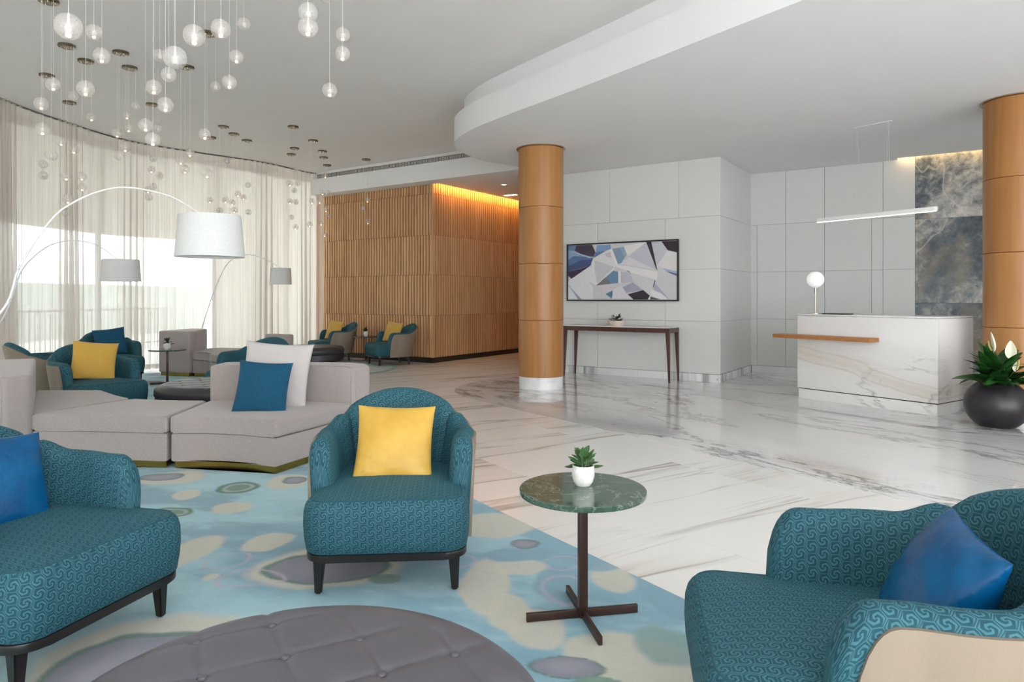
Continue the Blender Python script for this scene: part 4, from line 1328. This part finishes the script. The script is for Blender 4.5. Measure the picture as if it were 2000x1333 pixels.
cushion('textured blue cushion leaning on the large grey cushion of the sofa', 'pillow_chenille', 0.42, 0.13, (-1.99, 5.45, 0.575 + RUGZ), 0.10, 0.33, 0.07, 9)

# ------------------------------------------------------------------ ottomans
def ottoman(label, loc, r, H=0.40, mat='grey_leather', buttons=True, rz=0.0):
    T = thing('ottoman', label, 'ottoman', loc, rz)
    # tufted disc: height field with pinches at buttons and soft creases between them
    bp = []
    sp = r * 0.335
    ca_, sa_ = math.cos(0.5 - rz), math.sin(0.5 - rz)
    ox, oy = -0.087 * math.cos(rz) + 0.225 * math.sin(rz), 0.087 * math.sin(rz) + 0.225 * math.cos(rz)
    for i in range(-6, 7):
        for j in range(-6, 7):
            x = ox + sp * (i * ca_ - j * sa_); y = oy + sp * (i * sa_ + j * ca_)
            if math.hypot(x, y) < r * 0.84: bp.append((x, y))
    segs = []
    for i, p_ in enumerate(bp):
        for q in bp[i + 1:]:
            if math.dist(p_, q) < sp * 1.1: segs.append((p_, q))
        for dx_, dy_ in ((ca_, sa_), (-ca_, -sa_), (-sa_, ca_), (sa_, -ca_)):
            if math.hypot(p_[0] + sp * dx_, p_[1] + sp * dy_) >= r * 0.84: segs.append((p_, (p_[0] + sp * 0.62 * dx_, p_[1] + sp * 0.62 * dy_)))
    nr_, na = (80, 220) if buttons else (12, 48)
    vs, fs = [], []
    S = np.array([[*a, *b_] for a, b_ in segs]) if segs else np.zeros((0, 4))
    BP = np.array(bp)
    def hgt(x, y, rr):
        e = rr / r
        z = H - 0.045 * max(0, (e - 0.80) / 0.2) ** 2.4
        if buttons and len(S):
            px_, py_ = x - S[:, 0], y - S[:, 1]
            dx, dy = S[:, 2] - S[:, 0], S[:, 3] - S[:, 1]
            tt = np.clip((px_ * dx + py_ * dy) / (dx * dx + dy * dy), 0, 1)
            dm = np.sqrt((px_ - tt * dx) ** 2 + (py_ - tt * dy) ** 2).min()
            z -= 0.004 * math.exp(-(dm / 0.007) ** 2) + 0.0025 * math.exp(-(dm / 0.028) ** 2)
            db = np.sqrt((x - BP[:, 0]) ** 2 + (y - BP[:, 1]) ** 2).min()
            z -= 0.010 * math.exp(-(db / 0.02) ** 2)
        return z
    for i in range(nr_ + 1):
        rr = r * i / nr_
        for k in range(na):
            a_ = 2 * PI * k / na
            x, y = rr * math.cos(a_), rr * math.sin(a_)
            vs.append((x, y, hgt(x, y, rr)))
    for z, ro in ((H - 0.065, 0.006), (H - 0.11, 0.006), (H - 0.125, -0.004), (H - 0.132, -0.012)):
        for k in range(na):
            a_ = 2 * PI * k / na; vs.append(((r + ro) * math.cos(a_), (r + ro) * math.sin(a_), z))
    R_ = nr_ + 1 + 4
    for i in range(R_ - 1):
        for k in range(na):
            l = (k + 1) % na
            fs.append((i * na + k, (i + 1) * na + k, (i + 1) * na + l, i * na + l))
    me = mesh(vs, fs, True, 60)
    link('tufted_top', me, mat, T)
    link('side_band', lathe([(0, 0.13), (r - 0.012, 0.13), (r - 0.002, 0.14), (r - 0.002, H - 0.145), (r - 0.014, H - 0.132), (0, H - 0.132)], 96 if buttons else 48), mat, T)
    link('base_ring', lathe([(0, 0.105), (r - 0.02, 0.105), (r - 0.02, 0.132), (0, 0.132)], 64), 'black_wood', T)
    for k in range(4):
        a_ = PI / 4 + k * PI / 2
        link('leg', lathe([(0, 0.0), (0.016, 0.0), (0.024, 0.108), (0, 0.108)], 16), 'black_wood', T, (0.80 * r * math.cos(a_), 0.80 * r * math.sin(a_), 0.001))
    if buttons:
        bm_ = lathe([(0, -0.004), (0.010, -0.003), (0.0125, 0.001), (0.009, 0.0055), (0, 0.0075)], 16); bm_.materials.append(MATS[mat])
        for x, y in bp:
            link('button', bm_, None, T, (x, y, hgt(x, y, math.hypot(x, y)) + 0.004))
    return T
ottoman('round grey leather ottoman with button tufting in the foreground', (-0.48, 1.48, RUGZ), 0.565, rz=0.35)
ottoman('dark oval ottoman between the sofa and the far side table', (-3.10, 7.25, RUGZ), 0.62, mat='black_leather', rz=0.2)
ottoman('dark ottoman by the far wall in front of the corner armchairs', (-3.78, 12.85, RUGZ), 0.60, H=0.38, mat='black_leather', rz=0.1)

# ------------------------------------------------------------------ side tables
def side_table(label, loc, rz, r=0.255, H=0.52):
    T = thing('side_table', label, 'table', loc, rz)
    link('top', lathe([(0, H - 0.022), (r - 0.002, H - 0.022), (r, H - 0.019), (r, H - 0.003), (r - 0.003, H), (0, H)], 64), 'marble_green', T)
    link('top_plate', lathe([(0, H - 0.028), (0.09, H - 0.028), (0.09, H - 0.0222), (0, H - 0.0222)], 24), 'brown_metal', T)
    link('post', box(0.034, 0.034, H - 0.03, 0.002, c=(0, 0, (H - 0.03) / 2 + 0.002)), 'brown_metal', T)
    for k in range(4):
        a_ = k * PI / 2
        link('foot', box(0.215, 0.016, 0.032, 0.0015, c=((0.017 + 0.1075) * math.cos(a_), (0.017 + 0.1075) * math.sin(a_), 0.017), rz=a_), 'brown_metal', T)
    return T
t1 = side_table('round green marble side table on a brown cross base in the foreground', (0.285, 2.755, RUGZ), math.radians(10.6))
succulent((0.292, 2.80, RUGZ + 0.52), 'jade succulent in a small white pot on the green marble table', 1.0, seed=4, nleaf=34)
copy_thing(t1, 'dark side table in front of the curtain between sofa and blue cushion chair', (-5.15, 10.2, RUGZ), 0.5)
succulent((-5.15, 10.2, RUGZ + 0.52), 'tiny plant in a white pot on the table by the curtain', 1.15, leaf='leaf_dark', seed=5, nleaf=18)
copy_thing(t1, 'dark side table between the two armchairs at the oak slat wall', (-2.98, 13.92, 0.0), 0.3)
succulent((-2.98, 13.92, 0.52), 'tiny plant in a white pot between the two far armchairs', 1.15, leaf='leaf_dark', seed=6, nleaf=18)
pc = C1 + A * 1.60 + nA * 0.27
succulent((pc.x, pc.y, CH), 'low pinkish stone bowl of succulents on the console table', 1.35, leaf='leaf_dark', shape='bowl', seed=7, nleaf=30)

# ------------------------------------------------------------------ rugs
def vnoise(x, y, scale, seed, octv=4, pers=0.5):
    r_ = np.random.default_rng(seed)
    T_ = r_.random((256, 256))
    out = np.zeros_like(x); amp = 1.0; tot = 0.0
    for o_ in range(octv):
        X, Y = x * scale * 2 ** o_ + 17.3 * o_, y * scale * 2 ** o_ + 5.1 * o_
        xi, yi = np.floor(X).astype(int), np.floor(Y).astype(int)
        fx, fy = X - xi, Y - yi
        fx = fx * fx * (3 - 2 * fx); fy = fy * fy * (3 - 2 * fy)
        a = T_[xi % 256, yi % 256]; b = T_[(xi + 1) % 256, yi % 256]; c_ = T_[xi % 256, (yi + 1) % 256]; d = T_[(xi + 1) % 256, (yi + 1) % 256]
        out += amp * ((a * (1 - fx) + b * fx) * (1 - fy) + (c_ * (1 - fx) + d * fx) * fy)
        tot += amp; amp *= pers
    return out / tot
BLOBS = [(-2.47, 4.91, 0.258, 0.222, 'c'), (-1.58, 4.77, 0.161, 0.184, 'c'), (-0.88, 3.26, 0.343, 0.246, 'c'), (-1.27, 2.41, 0.398, 0.403, 'c'), (-1.65, 3.48, 0.12, 0.224, 'c'), (-1.32, 3.55, 0.12, 0.131, 'c'), (-2.14, 4.47, 0.087, 0.127, 'c'), (-1.75, 4.22, 0.123, 0.123, 'c'), (-0.10, 3.87, 0.276, 0.207, 'c'), (-0.13, 3.05, 0.11, 0.333, 'c'), (0.02, 3.25, 0.146, 0.098, 'c'), (0.51, 3.13, 0.118, 0.193, 'c'), (0.42, 2.45, 0.275, 0.19, 'c'), (0.08, 2.63, 0.119, 0.18, 'c'), (-0.03, 2.78, 0.094, 0.179, 'c'), (-1.36, 3.18, 0.036, 0.029, 'c'),
 (0.22, 3.05, 0.142, 0.183, 'b'), (0.05, 3.42, 0.21, 0.10, 'b'), (0.44, 3.30, 0.148, 0.117, 'b'), (0.73, 2.95, 0.133, 0.2, 'b'), (0.58, 2.57, 0.116, 0.153, 't'),
 (-1.89, 4.65, 0.136, 0.125, 'g'), (-1.54, 4.8, 0.09, 0.093, 's'), (-2.08, 4.12, 0.114, 0.088, 'g'), (-2.55, 4.94, 0.163, 0.127, 's'), (-0.88, 3.26, 0.274, 0.184, 'S'), (-0.6, 3.11, 0.089, 0.061, 'e'), (0.09, 3.58, 0.073, 0.067, 's'), (0.19, 2.36, 0.145, 0.061, 'S'), (-1.29, 2.35, 0.299, 0.302, 'S'), (0.31, 2.28, 0.104, 0.043, 'e'),
 (-1.38, 3.33, 0.095, 0.083, 'p'), (-1.19, 3.16, 0.119, 0.092, 'p'), (0.24, 3.0, 0.112, 0.13, 'p'), (0.25, 3.28, 0.098, 0.087, 'p'), (-0.29, 3.35, 0.1, 0.09, 'p'), (-2.2, 3.0, 0.2, 0.16, 'S'), (-3.1, 3.6, 0.24, 0.2, 'c')]
rb = random.Random(5)
for k in range(70):
    x, y = rb.uniform(-8, -1), rb.uniform(5.4, 13); BLOBS.append((x, y, rb.uniform(.08, .3), rb.uniform(.08, .25), rb.choice('ccbgsSpt')))
def c3(r, g, b): return np.array(srgb(r, g, b)[:3])
def rug_colours(x, y):
    wx = x + 0.20 * (vnoise(x, y, 1.6, 1) - 0.5) + 0.04 * (vnoise(x, y, 6.0, 2) - 0.5)
    wy = y + 0.20 * (vnoise(x, y, 1.6, 3) - 0.5) + 0.04 * (vnoise(x, y, 6.0, 4) - 0.5)
    n1 = vnoise(x, y, 1.1, 5, 5, 0.55)[:, None]; n2 = vnoise(x * 0.7 + y * 0.4, y * 1.3, 2.3, 6, 5, 0.6)[:, None]
    sst = lambda a, b, v: np.clip((v - a) / (b - a), 0, 1) ** 2 * (3 - 2 * np.clip((v - a) / (b - a), 0, 1))
    col = c3(134, 176, 194) * (1 - sst(0.35, 0.65, n1)) + c3(166, 204, 214) * sst(0.35, 0.65, n1)
    col = col * (1 - 0.7 * sst(0.52, 0.72, n2)) + c3(124, 156, 174) * 0.7 * sst(0.52, 0.72, n2)
    col = col * (1 - 0.5 * sst(0.55, 0.7, 1 - n2)) + c3(184, 216, 222) * 0.5 * sst(0.55, 0.7, 1 - n2)
    def lay(mask, c_): 
        nonlocal col
        col = col * (1 - mask) + np.asarray(c_) * mask
    for bx, by, rx, ry, kd in BLOBS:
        r_ = np.sqrt(((wx - bx) / rx) ** 2 + ((wy - by) / ry) ** 2)
        if kd == 'c': lay((0.92 * (1 - sst(0.86, 1.08, r_)))[:, None], c3(206, 203, 188))
        elif kd == 'b': lay((0.85 * (1 - sst(0.85, 1.05, r_)))[:, None], c3(130, 168, 186))
        elif kd == 't': lay((0.85 * (1 - sst(0.7, 1.1, r_)))[:, None], c3(136, 166, 164))
        elif kd == 'e': lay((0.9 * (1 - sst(0.9, 1.05, r_)))[:, None], c3(118, 150, 136))
        elif kd == 'g':
            lay((1 - sst(0.95, 1.08, r_))[:, None], c3(92, 132, 112)); lay((0.9 * (1 - sst(0.68, 0.8, r_)))[:, None], c3(170, 178, 186)); lay((0.9 * (1 - sst(0.5, 0.6, r_)))[:, None], c3(96, 142, 118))
        elif kd in 'sS':
            w = 0.12 if kd == 's' else 0.07
            lay((0.95 * (1 - sst(0.97, 1.06, r_)))[:, None], c3(98, 128, 122)); lay((0.95 * (1 - sst(1 - 2 * w, 1 - w, r_)))[:, None], c3(142, 142, 158)); lay((0.5 * (1 - sst(0.3, 0.8, r_)))[:, None], c3(164, 162, 174))
        elif kd == 'p': lay((0.8 * np.exp(-((r_ - 1) / 0.07) ** 2))[:, None], c3(196, 178, 196))
    return np.clip(col, 0, 1)
e0 = Vector((-0.16, 4.25))
def rug_patch(name, s0, s1, w0, w1, st, parent=None):
    ns, nw = max(2, int((s1 - s0) / st)), max(2, int((w1 - w0) / st))
    S_, W_ = np.meshgrid(np.linspace(s0, s1, ns + 1), np.linspace(w0, w1, nw + 1), indexing='ij')
    X = e0.x + D.x * S_ - E2.x * W_; Y = e0.y + D.y * S_ - E2.y * W_
    X, Y = X.ravel(), Y.ravel()
    Z = np.full_like(X, RUGZ - 0.002)
    ii = (np.arange(ns)[:, None] * (nw + 1) + np.arange(nw)[None, :]).ravel()
    F = np.stack([ii, ii + 1, ii + nw + 2, ii + nw + 1], 1)
    # keep the pile clear of the curtain line
    cvx = np.array([[c_.x, c_.y] for c_ in cv[::4]])
    cy = np.interp(Y, cvx[:, 1], cvx[:, 0])
    keep_v = (X > cy + 0.22)
    keep_f = keep_v[F].all(1)
    F = F[keep_f]
    me = bpy.data.meshes.new(name)
    me.vertices.add(len(X)); me.vertices.foreach_set('co', np.stack([X, Y, Z], 1).astype(np.float32).ravel())
    me.loops.add(len(F) * 4); me.loops.foreach_set('vertex_index', F.ravel().astype(np.int32))
    me.polygons.add(len(F)); me.polygons.foreach_set('loop_start', np.arange(0, len(F) * 4, 4, dtype=np.int32))
    me.update(calc_edges=True); me.validate()
    ca = me.color_attributes.new('pattern', 'FLOAT_COLOR', 'POINT')
    col = np.ones((len(X), 4), dtype=np.float32); col[:, :3] = rug_colours(X, Y)
    ca.data.foreach_set('color', col.ravel())
    return link(name, me, 'rug_pile', parent)
rug = thing('rug', 'large blue green and cream hand tufted rug with pebble shapes under the seating', 'rug', (0, 0, 0))
rug_patch('pile', -3.0, 2.4, 0.0, 3.6, 0.013, rug)
rug_patch('pile', 2.4, 9.6, 0.0, 3.6, 0.05, rug)
bd = [e0 + D * -3.0, e0 + D * 9.6, e0 + D * 9.6 - E2 * 0.9, e0 - E2 * 3.6 + D * 4.2, e0 - E2 * 3.6 + D * -3.0]
link('backing', prism([tuple(v) for v in bd][::-1], 0.0, RUGZ - 0.0035, smooth=False), 'garden_wall', rug)
rug2 = link('rug', lathe([(0, 0), (1.60, 0), (1.62, 0.004), (1.615, 0.009), (0, 0.010)], 96), None, None, (-3.75, 12.55, 0.0022)); rug2.data.materials.append(None)
t = NT('rug_round'); co = t.coord(); x, y, z = t.sep(co)
rr = t.math('SQRT', t.math('ADD', t.math('MULTIPLY', x, x), t.math('MULTIPLY', y, y)))
c = t.ramp(t.noise(co, 1.6, 5), [(0.35, srgb(168, 186, 188)), (0.65, srgb(206, 208, 204))])
bd_ = t.math('GREATER_THAN', rr, 1.52)
t.base(t.mix(t.math('MULTIPLY', bd_, 0.8), c, srgb(128, 170, 166)), 0.95)
rug2.data.materials[0] = t.m
tag(rug2, 'round pale rug with teal edge under the far dark ottoman', 'rug')

# ------------------------------------------------------------------ arc floor lamps
def arc_lamp(label, base, pts, shade_c, rt, rb_, h, rod=0.0095):
    """pts: world points of the bow from the base upwards to the shade top"""
    T = thing('arc_floor_lamp', label, 'floor lamp', (base[0], base[1], base[2]))
    loc_ = lambda p_: (p_[0] - base[0], p_[1] - base[1], p_[2] - base[2])
    link('base', lathe([(0, 0), (0.16, 0), (0.16, 0.018), (0.15, 0.024), (0.03, 0.03), (0.02, 0.08), (0, 0.08)], 40), 'white_paint', T)
    P = catmull([Vector(loc_(p_)) for p_ in pts], 10)
    n = len(P)
    link('rod', tube(P, [rod * (1.25 - 0.75 * i / (n - 1)) for i in range(n)], 8), 'white_paint', T)
    sx, sy, sz = loc_(shade_c)
    shd = link('shade', lathe([(rt, h), (rb_, 0), (rb_ - 0.003, 0), (rt - 0.003, h - 0.002), (rt - 0.003, h)], 56), 'lamp_shade', T, (sx, sy, sz))
    link('diffuser', lathe([(0, 0.02), (rb_ - 0.006, 0.02), (rb_ - 0.006, 0.024), (0, 0.024)], 40), 'lamp_shade', shd)
    link('top_disc', lathe([(0, h - 0.01), (rt - 0.004, h - 0.01), (rt - 0.004, h - 0.006), (0, h - 0.006)], 40), 'lamp_shade', shd)
    return T
def PX(px, py, Y): return ((px - 1000) / 1333 * Y, Y, 1.3 + (582 - py) / 1333 * Y)
# nearest lamp: shade over the sofa, bow rising from beyond the left edge
arc_lamp('largest white arc floor lamp whose bow sweeps in from the left edge', (-4.15, 4.55, RUGZ),
         [(-4.15, 4.55, 0.05), (-4.13, 4.58, 0.42), (-4.03, 4.66, 0.80), (-3.638, 4.850, 1.191), (-3.529, 4.900, 1.535), (-3.376, 5.000, 1.870), (-3.239, 5.050, 2.008), (-3.061, 5.100, 2.102), (-2.898, 5.150, 2.133), (-2.685, 5.210, 2.099), (-2.556, 5.250, 2.046), (-2.388, 5.280, 1.936)],
         (-2.335, 5.28, 1.615), 0.225, 0.252, 0.32, 0.0085)
arc_lamp('middle white arc floor lamp in front of the sheer curtain', (-6.45, 7.9, 0.002),
         [(-6.45, 7.9, 0.05), (-6.50, 7.98, 0.4), (-6.52, 8.15, 0.75), (-6.401, 8.550, 1.005), (-6.302, 8.750, 1.609), (-6.221, 8.850, 1.811), (-6.123, 8.950, 1.951), (-6.022, 9.020, 2.024), (-5.871, 9.100, 2.065), (-5.682, 9.180, 2.044), (-5.545, 9.240, 1.972), (-5.365, 9.300, 1.816)],
         (-5.33, 9.3, 1.525), 0.225, 0.248, 0.295)
arc_lamp('smallest farthest white arc floor lamp near the curtain end', (-5.62, 12.2, 0.002),
         [(-5.62, 12.2, 0.05), (-5.63, 12.25, 0.45), (-5.605, 12.350, 0.763), (-5.458, 12.500, 1.413), (-5.335, 12.700, 1.872), (-5.225, 12.850, 2.052), (-5.071, 12.950, 2.116), (-4.895, 13.050, 2.103), (-4.644, 13.170, 1.982), (-4.503, 13.250, 1.886)],
         (-4.49, 13.25, 1.56), 0.19, 0.205, 0.315)

# ------------------------------------------------------------------ bubble pendants
CAN = [(-4.86, 7.45), (-4.95, 7.93), (-4.39, 7.66), (-4.57, 8.16), (-3.88, 8.14), (-3.17, 7.1), (-5.75, 8.44), (-6.23, 9.61), (-5.12, 9.71), (-4.64, 10.98), (-4.67, 11.46), (-4.64, 11.95), (-5.17, 11.72), (-3.52, 10.98), (-3.48, 11.95), (-4.0, 12.56), (-4.23, 13.09), (-3.56, 12.82), (-3.69, 13.38), (-3.83, 14.15), (-2.9, 13.58), (-4.29, 6.32)]
can_me = lathe([(0, 0), (0.085, 0), (0.085, -0.022), (0.078, -0.026), (0, -0.026)], 28); can_me.materials.append(MATS['dark_nickel'])
stud_me = lathe([(0, -0.04), (0.007, -0.04), (0.009, -0.025), (0, -0.025)], 10); stud_me.materials.append(MATS['nickel'])
ORD = ['first', 'second', 'third', 'fourth', 'fifth', 'sixth', 'seventh', 'eighth', 'ninth', 'tenth', 'eleventh', 'twelfth', 'thirteenth', 'fourteenth', 'fifteenth', 'sixteenth', 'seventeenth', 'eighteenth', 'nineteenth', 'twentieth']
def can_class(x, y):
    if y < 9.0: return 'larger nickel ceiling canopies nearest the viewer'
    if y > 12.4: return 'small nickel ceiling canopies close to the white bulkhead'
    return 'nickel ceiling canopies midway to the far bulkhead'
can_rank = {}
for x, y in sorted(CAN, key=lambda c_: c_[0] / c_[1]):
    k = can_class(x, y); can_rank[(x, y)] = sum(1 for v in can_rank if can_class(*v) == k)
for x, y in CAN:
    t_ = thing('pendant_canopy', ORD[can_rank[(x, y)]] + ' from left of the ' + can_class(x, y), 'ceiling canopy', (x, y, ZU - 0.0005), random.uniform(0, 3), can_class(x, y))
    link('disc', can_me, None, t_)
    for k in range(5):
        a_ = 2 * PI * k / 5
        link('cable_stud', stud_me, None, t_, (0.055 * math.cos(a_), 0.055 * math.sin(a_), 0))
GL = [(-1.78, 2.74, 2.39, 1), (-2.86, 4.67, 3.12, 1), (-2.71, 4.51, 2.9, 1), (-2.73, 4.37, 2.64, 1), (-3.48, 5.18, 2.92, 1), (-3.71, 5.38, 2.83, 1), (-3.7, 5.38, 2.63, 1), (-4.78, 7.44, 3.51, 0), (-4.86, 7.89, 3.39, 1), (-2.89, 5.6, 3.29, 0), (-1.57, 3.18, 2.42, 0), (-1.55, 3.33, 2.58, 1), (-1.57, 3.68, 2.75, 1), (-2.2, 5.6, 3.55, 0), (-2.43, 4.83, 2.88, 0), (-2.45, 4.67, 2.74, 1), (-2.37, 4.67, 2.62, 1), (-4.5, 8.16, 3.59, 0), (-4.62, 8.19, 3.49, 1), (-4.56, 8.12, 3.32, 1), (-2.78, 5.18, 2.61, 1), (-4.27, 8.23, 3.34, 0), (-2.63, 5.0, 2.46, 1), (-4.46, 7.71, 3.16, 1), (-4.35, 7.68, 2.99, 1), (-4.4, 7.64, 2.89, 0), (-5.12, 9.74, 3.29, 0), (-2.09, 5.18, 3.13, 1), (-2.07, 5.0, 2.88, 1), (-3.04, 7.0, 3.47, 0), (-2.74, 6.09, 2.76, 1), (-3.84, 8.14, 3.03, 1), (-3.96, 8.16, 2.94, 1), (-3.9, 8.14, 2.83, 1), (-3.19, 7.14, 2.6, 1), (-4.58, 10.96, 3.5, 0), (-4.9, 7.42, 3.0, 1), (-4.75, 7.4, 2.91, 1), (-4.25, 6.3, 2.62, 0), (-5.76, 8.39, 2.94, 0), (-5.83, 8.49, 2.82, 0), (-4.87, 7.46, 2.63, 1), (-4.99, 7.92, 2.71, 1), (-5.0, 7.94, 2.59, 1), (-4.82, 7.41, 2.37, 1), (-6.29, 9.62, 2.5, 0), (-5.14, 9.73, 3.13, 1), (-4.82, 9.33, 2.97, 0), (-5.12, 9.74, 2.89, 0), (-5.16, 9.7, 2.73, 0), (-5.16, 9.68, 2.83, 1), (-5.19, 11.73, 2.98, 1), (-4.63, 11.03, 2.88, 1), (-4.72, 11.51, 2.91, 1), (-4.59, 11.43, 3.04, 1), (-4.7, 11.95, 3.06, 1), (-4.61, 11.92, 3.27, 0), (-4.68, 10.93, 2.7, 0), (-4.68, 11.51, 2.78, 1), (-4.63, 11.99, 2.8, 0), (-1.1, 3.68, 2.84, 0), (-1.07, 3.58, 2.72, 1), (-1.24, 5.0, 3.23, 1), (-1.16, 4.67, 2.97, 1), (-1.29, 4.83, 2.77, 1), (-1.47, 5.38, 3.68, 0), (-3.95, 12.51, 3.66, 0), (-3.57, 10.97, 3.14, 1), (-3.95, 12.58, 3.41, 0), (-4.02, 12.6, 3.28, 0), (-4.25, 13.07, 3.15, 1), (-3.99, 12.6, 3.07, 0), (-4.24, 13.12, 2.85, 0), (-3.97, 12.52, 2.6, 1), (-3.5, 11.95, 2.99, 1), (-3.62, 12.84, 3.12, 1), (-3.55, 11.98, 2.59, 1), (-3.59, 12.84, 2.71, 1), (-3.56, 12.83, 3.28, 1), (-3.81, 14.14, 3.48, 0), (-3.65, 13.34, 3.69, 1), (-3.86, 14.17, 3.13, 1), (-3.81, 14.19, 3.0, 0), (-3.67, 13.37, 2.54, 1), (-2.87, 13.55, 3.24, 1), (-2.97, 13.62, 3.09, 0), (-2.86, 13.54, 2.81, 1)]
GR = 0.0525
g_me = lathe([(GR * math.cos(a_), GR * math.sin(a_)) for a_ in np.linspace(-PI / 2, PI / 2, 17)], 28); g_me.materials.append(MATS['bubble_glass'])
cup_me = lathe([(0, -0.034), (0.012, -0.032), (0.016, -0.02), (0.016, -0.004), (0.006, 0.004), (0.005, GR), (0, GR)], 14)
cup_me.materials.append(MATS['candle_off'])
lampm = lathe([(0, -0.046), (0.009, -0.043), (0.011, -0.036), (0.007, -0.030), (0, -0.029)], 12); lampm.materials.append(MATS['candle_glow'])
cord_me = tube([(0, 0, 0), (0, 0, 1)], 0.0008, 6); cord_me.materials.append(MATS['cord_white'])
UNI = {0: 'largest glass bubble pendant hanging at the upper left', 10: 'large milky glass bubble pendant left of the two brighter bubbles, lower than both',
       11: 'large lit glass bubble pendant left of its slightly smaller twin at the top', 12: 'large lit glass bubble pendant right of a slightly bigger one at the top',
       60: 'upper of two overlapping glass bubble pendants at the top centre', 61: 'lower of two overlapping glass bubble pendants at the top centre',
       62: 'upper of two glass bubble pendants hung one above the other, right of centre cluster', 63: 'lower of two glass bubble pendants hung one above the other, right of centre cluster',
       64: 'lone low glass bubble pendant on a long cord at the right of the cluster', 65: 'glass bubble pendant cut off by the top edge of the picture',
       84: 'uppermost of three glass bubble pendants in front of the oak slats', 85: 'middle and leftmost of three glass bubble pendants before the oak slats', 86: 'lowest of three glass bubble pendants in front of the oak slats'}
def g_class(i):
    x, y, z, lit = GL[i]
    if i in UNI: return None
    size = 'medium' if y < 6.2 else ('small' if y < 10.3 else 'tiny far')
    # does the bubble hang before the ceiling or before the curtain, as seen from the seating
    cc = min(cv, key=lambda c_: abs(c_.x / max(c_.y, 0.1) - x / y) + (0 if c_.y > 5 else 9))
    back = 'grey ceiling' if (z - 1.3) / y > (ZU - 1.3) / cc.y - 0.004 else 'curtain'
    if x / y > -0.302 and y > 10.3: back = 'curtain end and bulkhead'
    return ('lit ' if lit else 'unlit ') + size + ' bubble pendants against the ' + back
g_rank = {}
for i in sorted(range(len(GL)), key=lambda i: GL[i][0] / GL[i][1]):
    k = g_class(i); g_rank[i] = sum(1 for v in g_rank if g_class(v) == k)
for i, (x, y, z, lit) in enumerate(GL):
    if i in UNI: lb, gr = UNI[i], 'large and single glass bubble pendants'
    else: gr = g_class(i); lb = ORD[g_rank[i]] + ' from left of the ' + gr
    t_ = thing('bubble_pendant', lb, 'pendant light', (x, y, z), random.uniform(0, 6), gr)
    link('globe', g_me, None, t_)
    link('lamp_holder', cup_me, None, t_)
    if lit: link('candle_bulb', lampm, None, t_)
    c_ = link('cord', cord_me, None, t_, (0, 0, GR * 0.98)); c_.scale = (1, 1, ZU - z - GR)
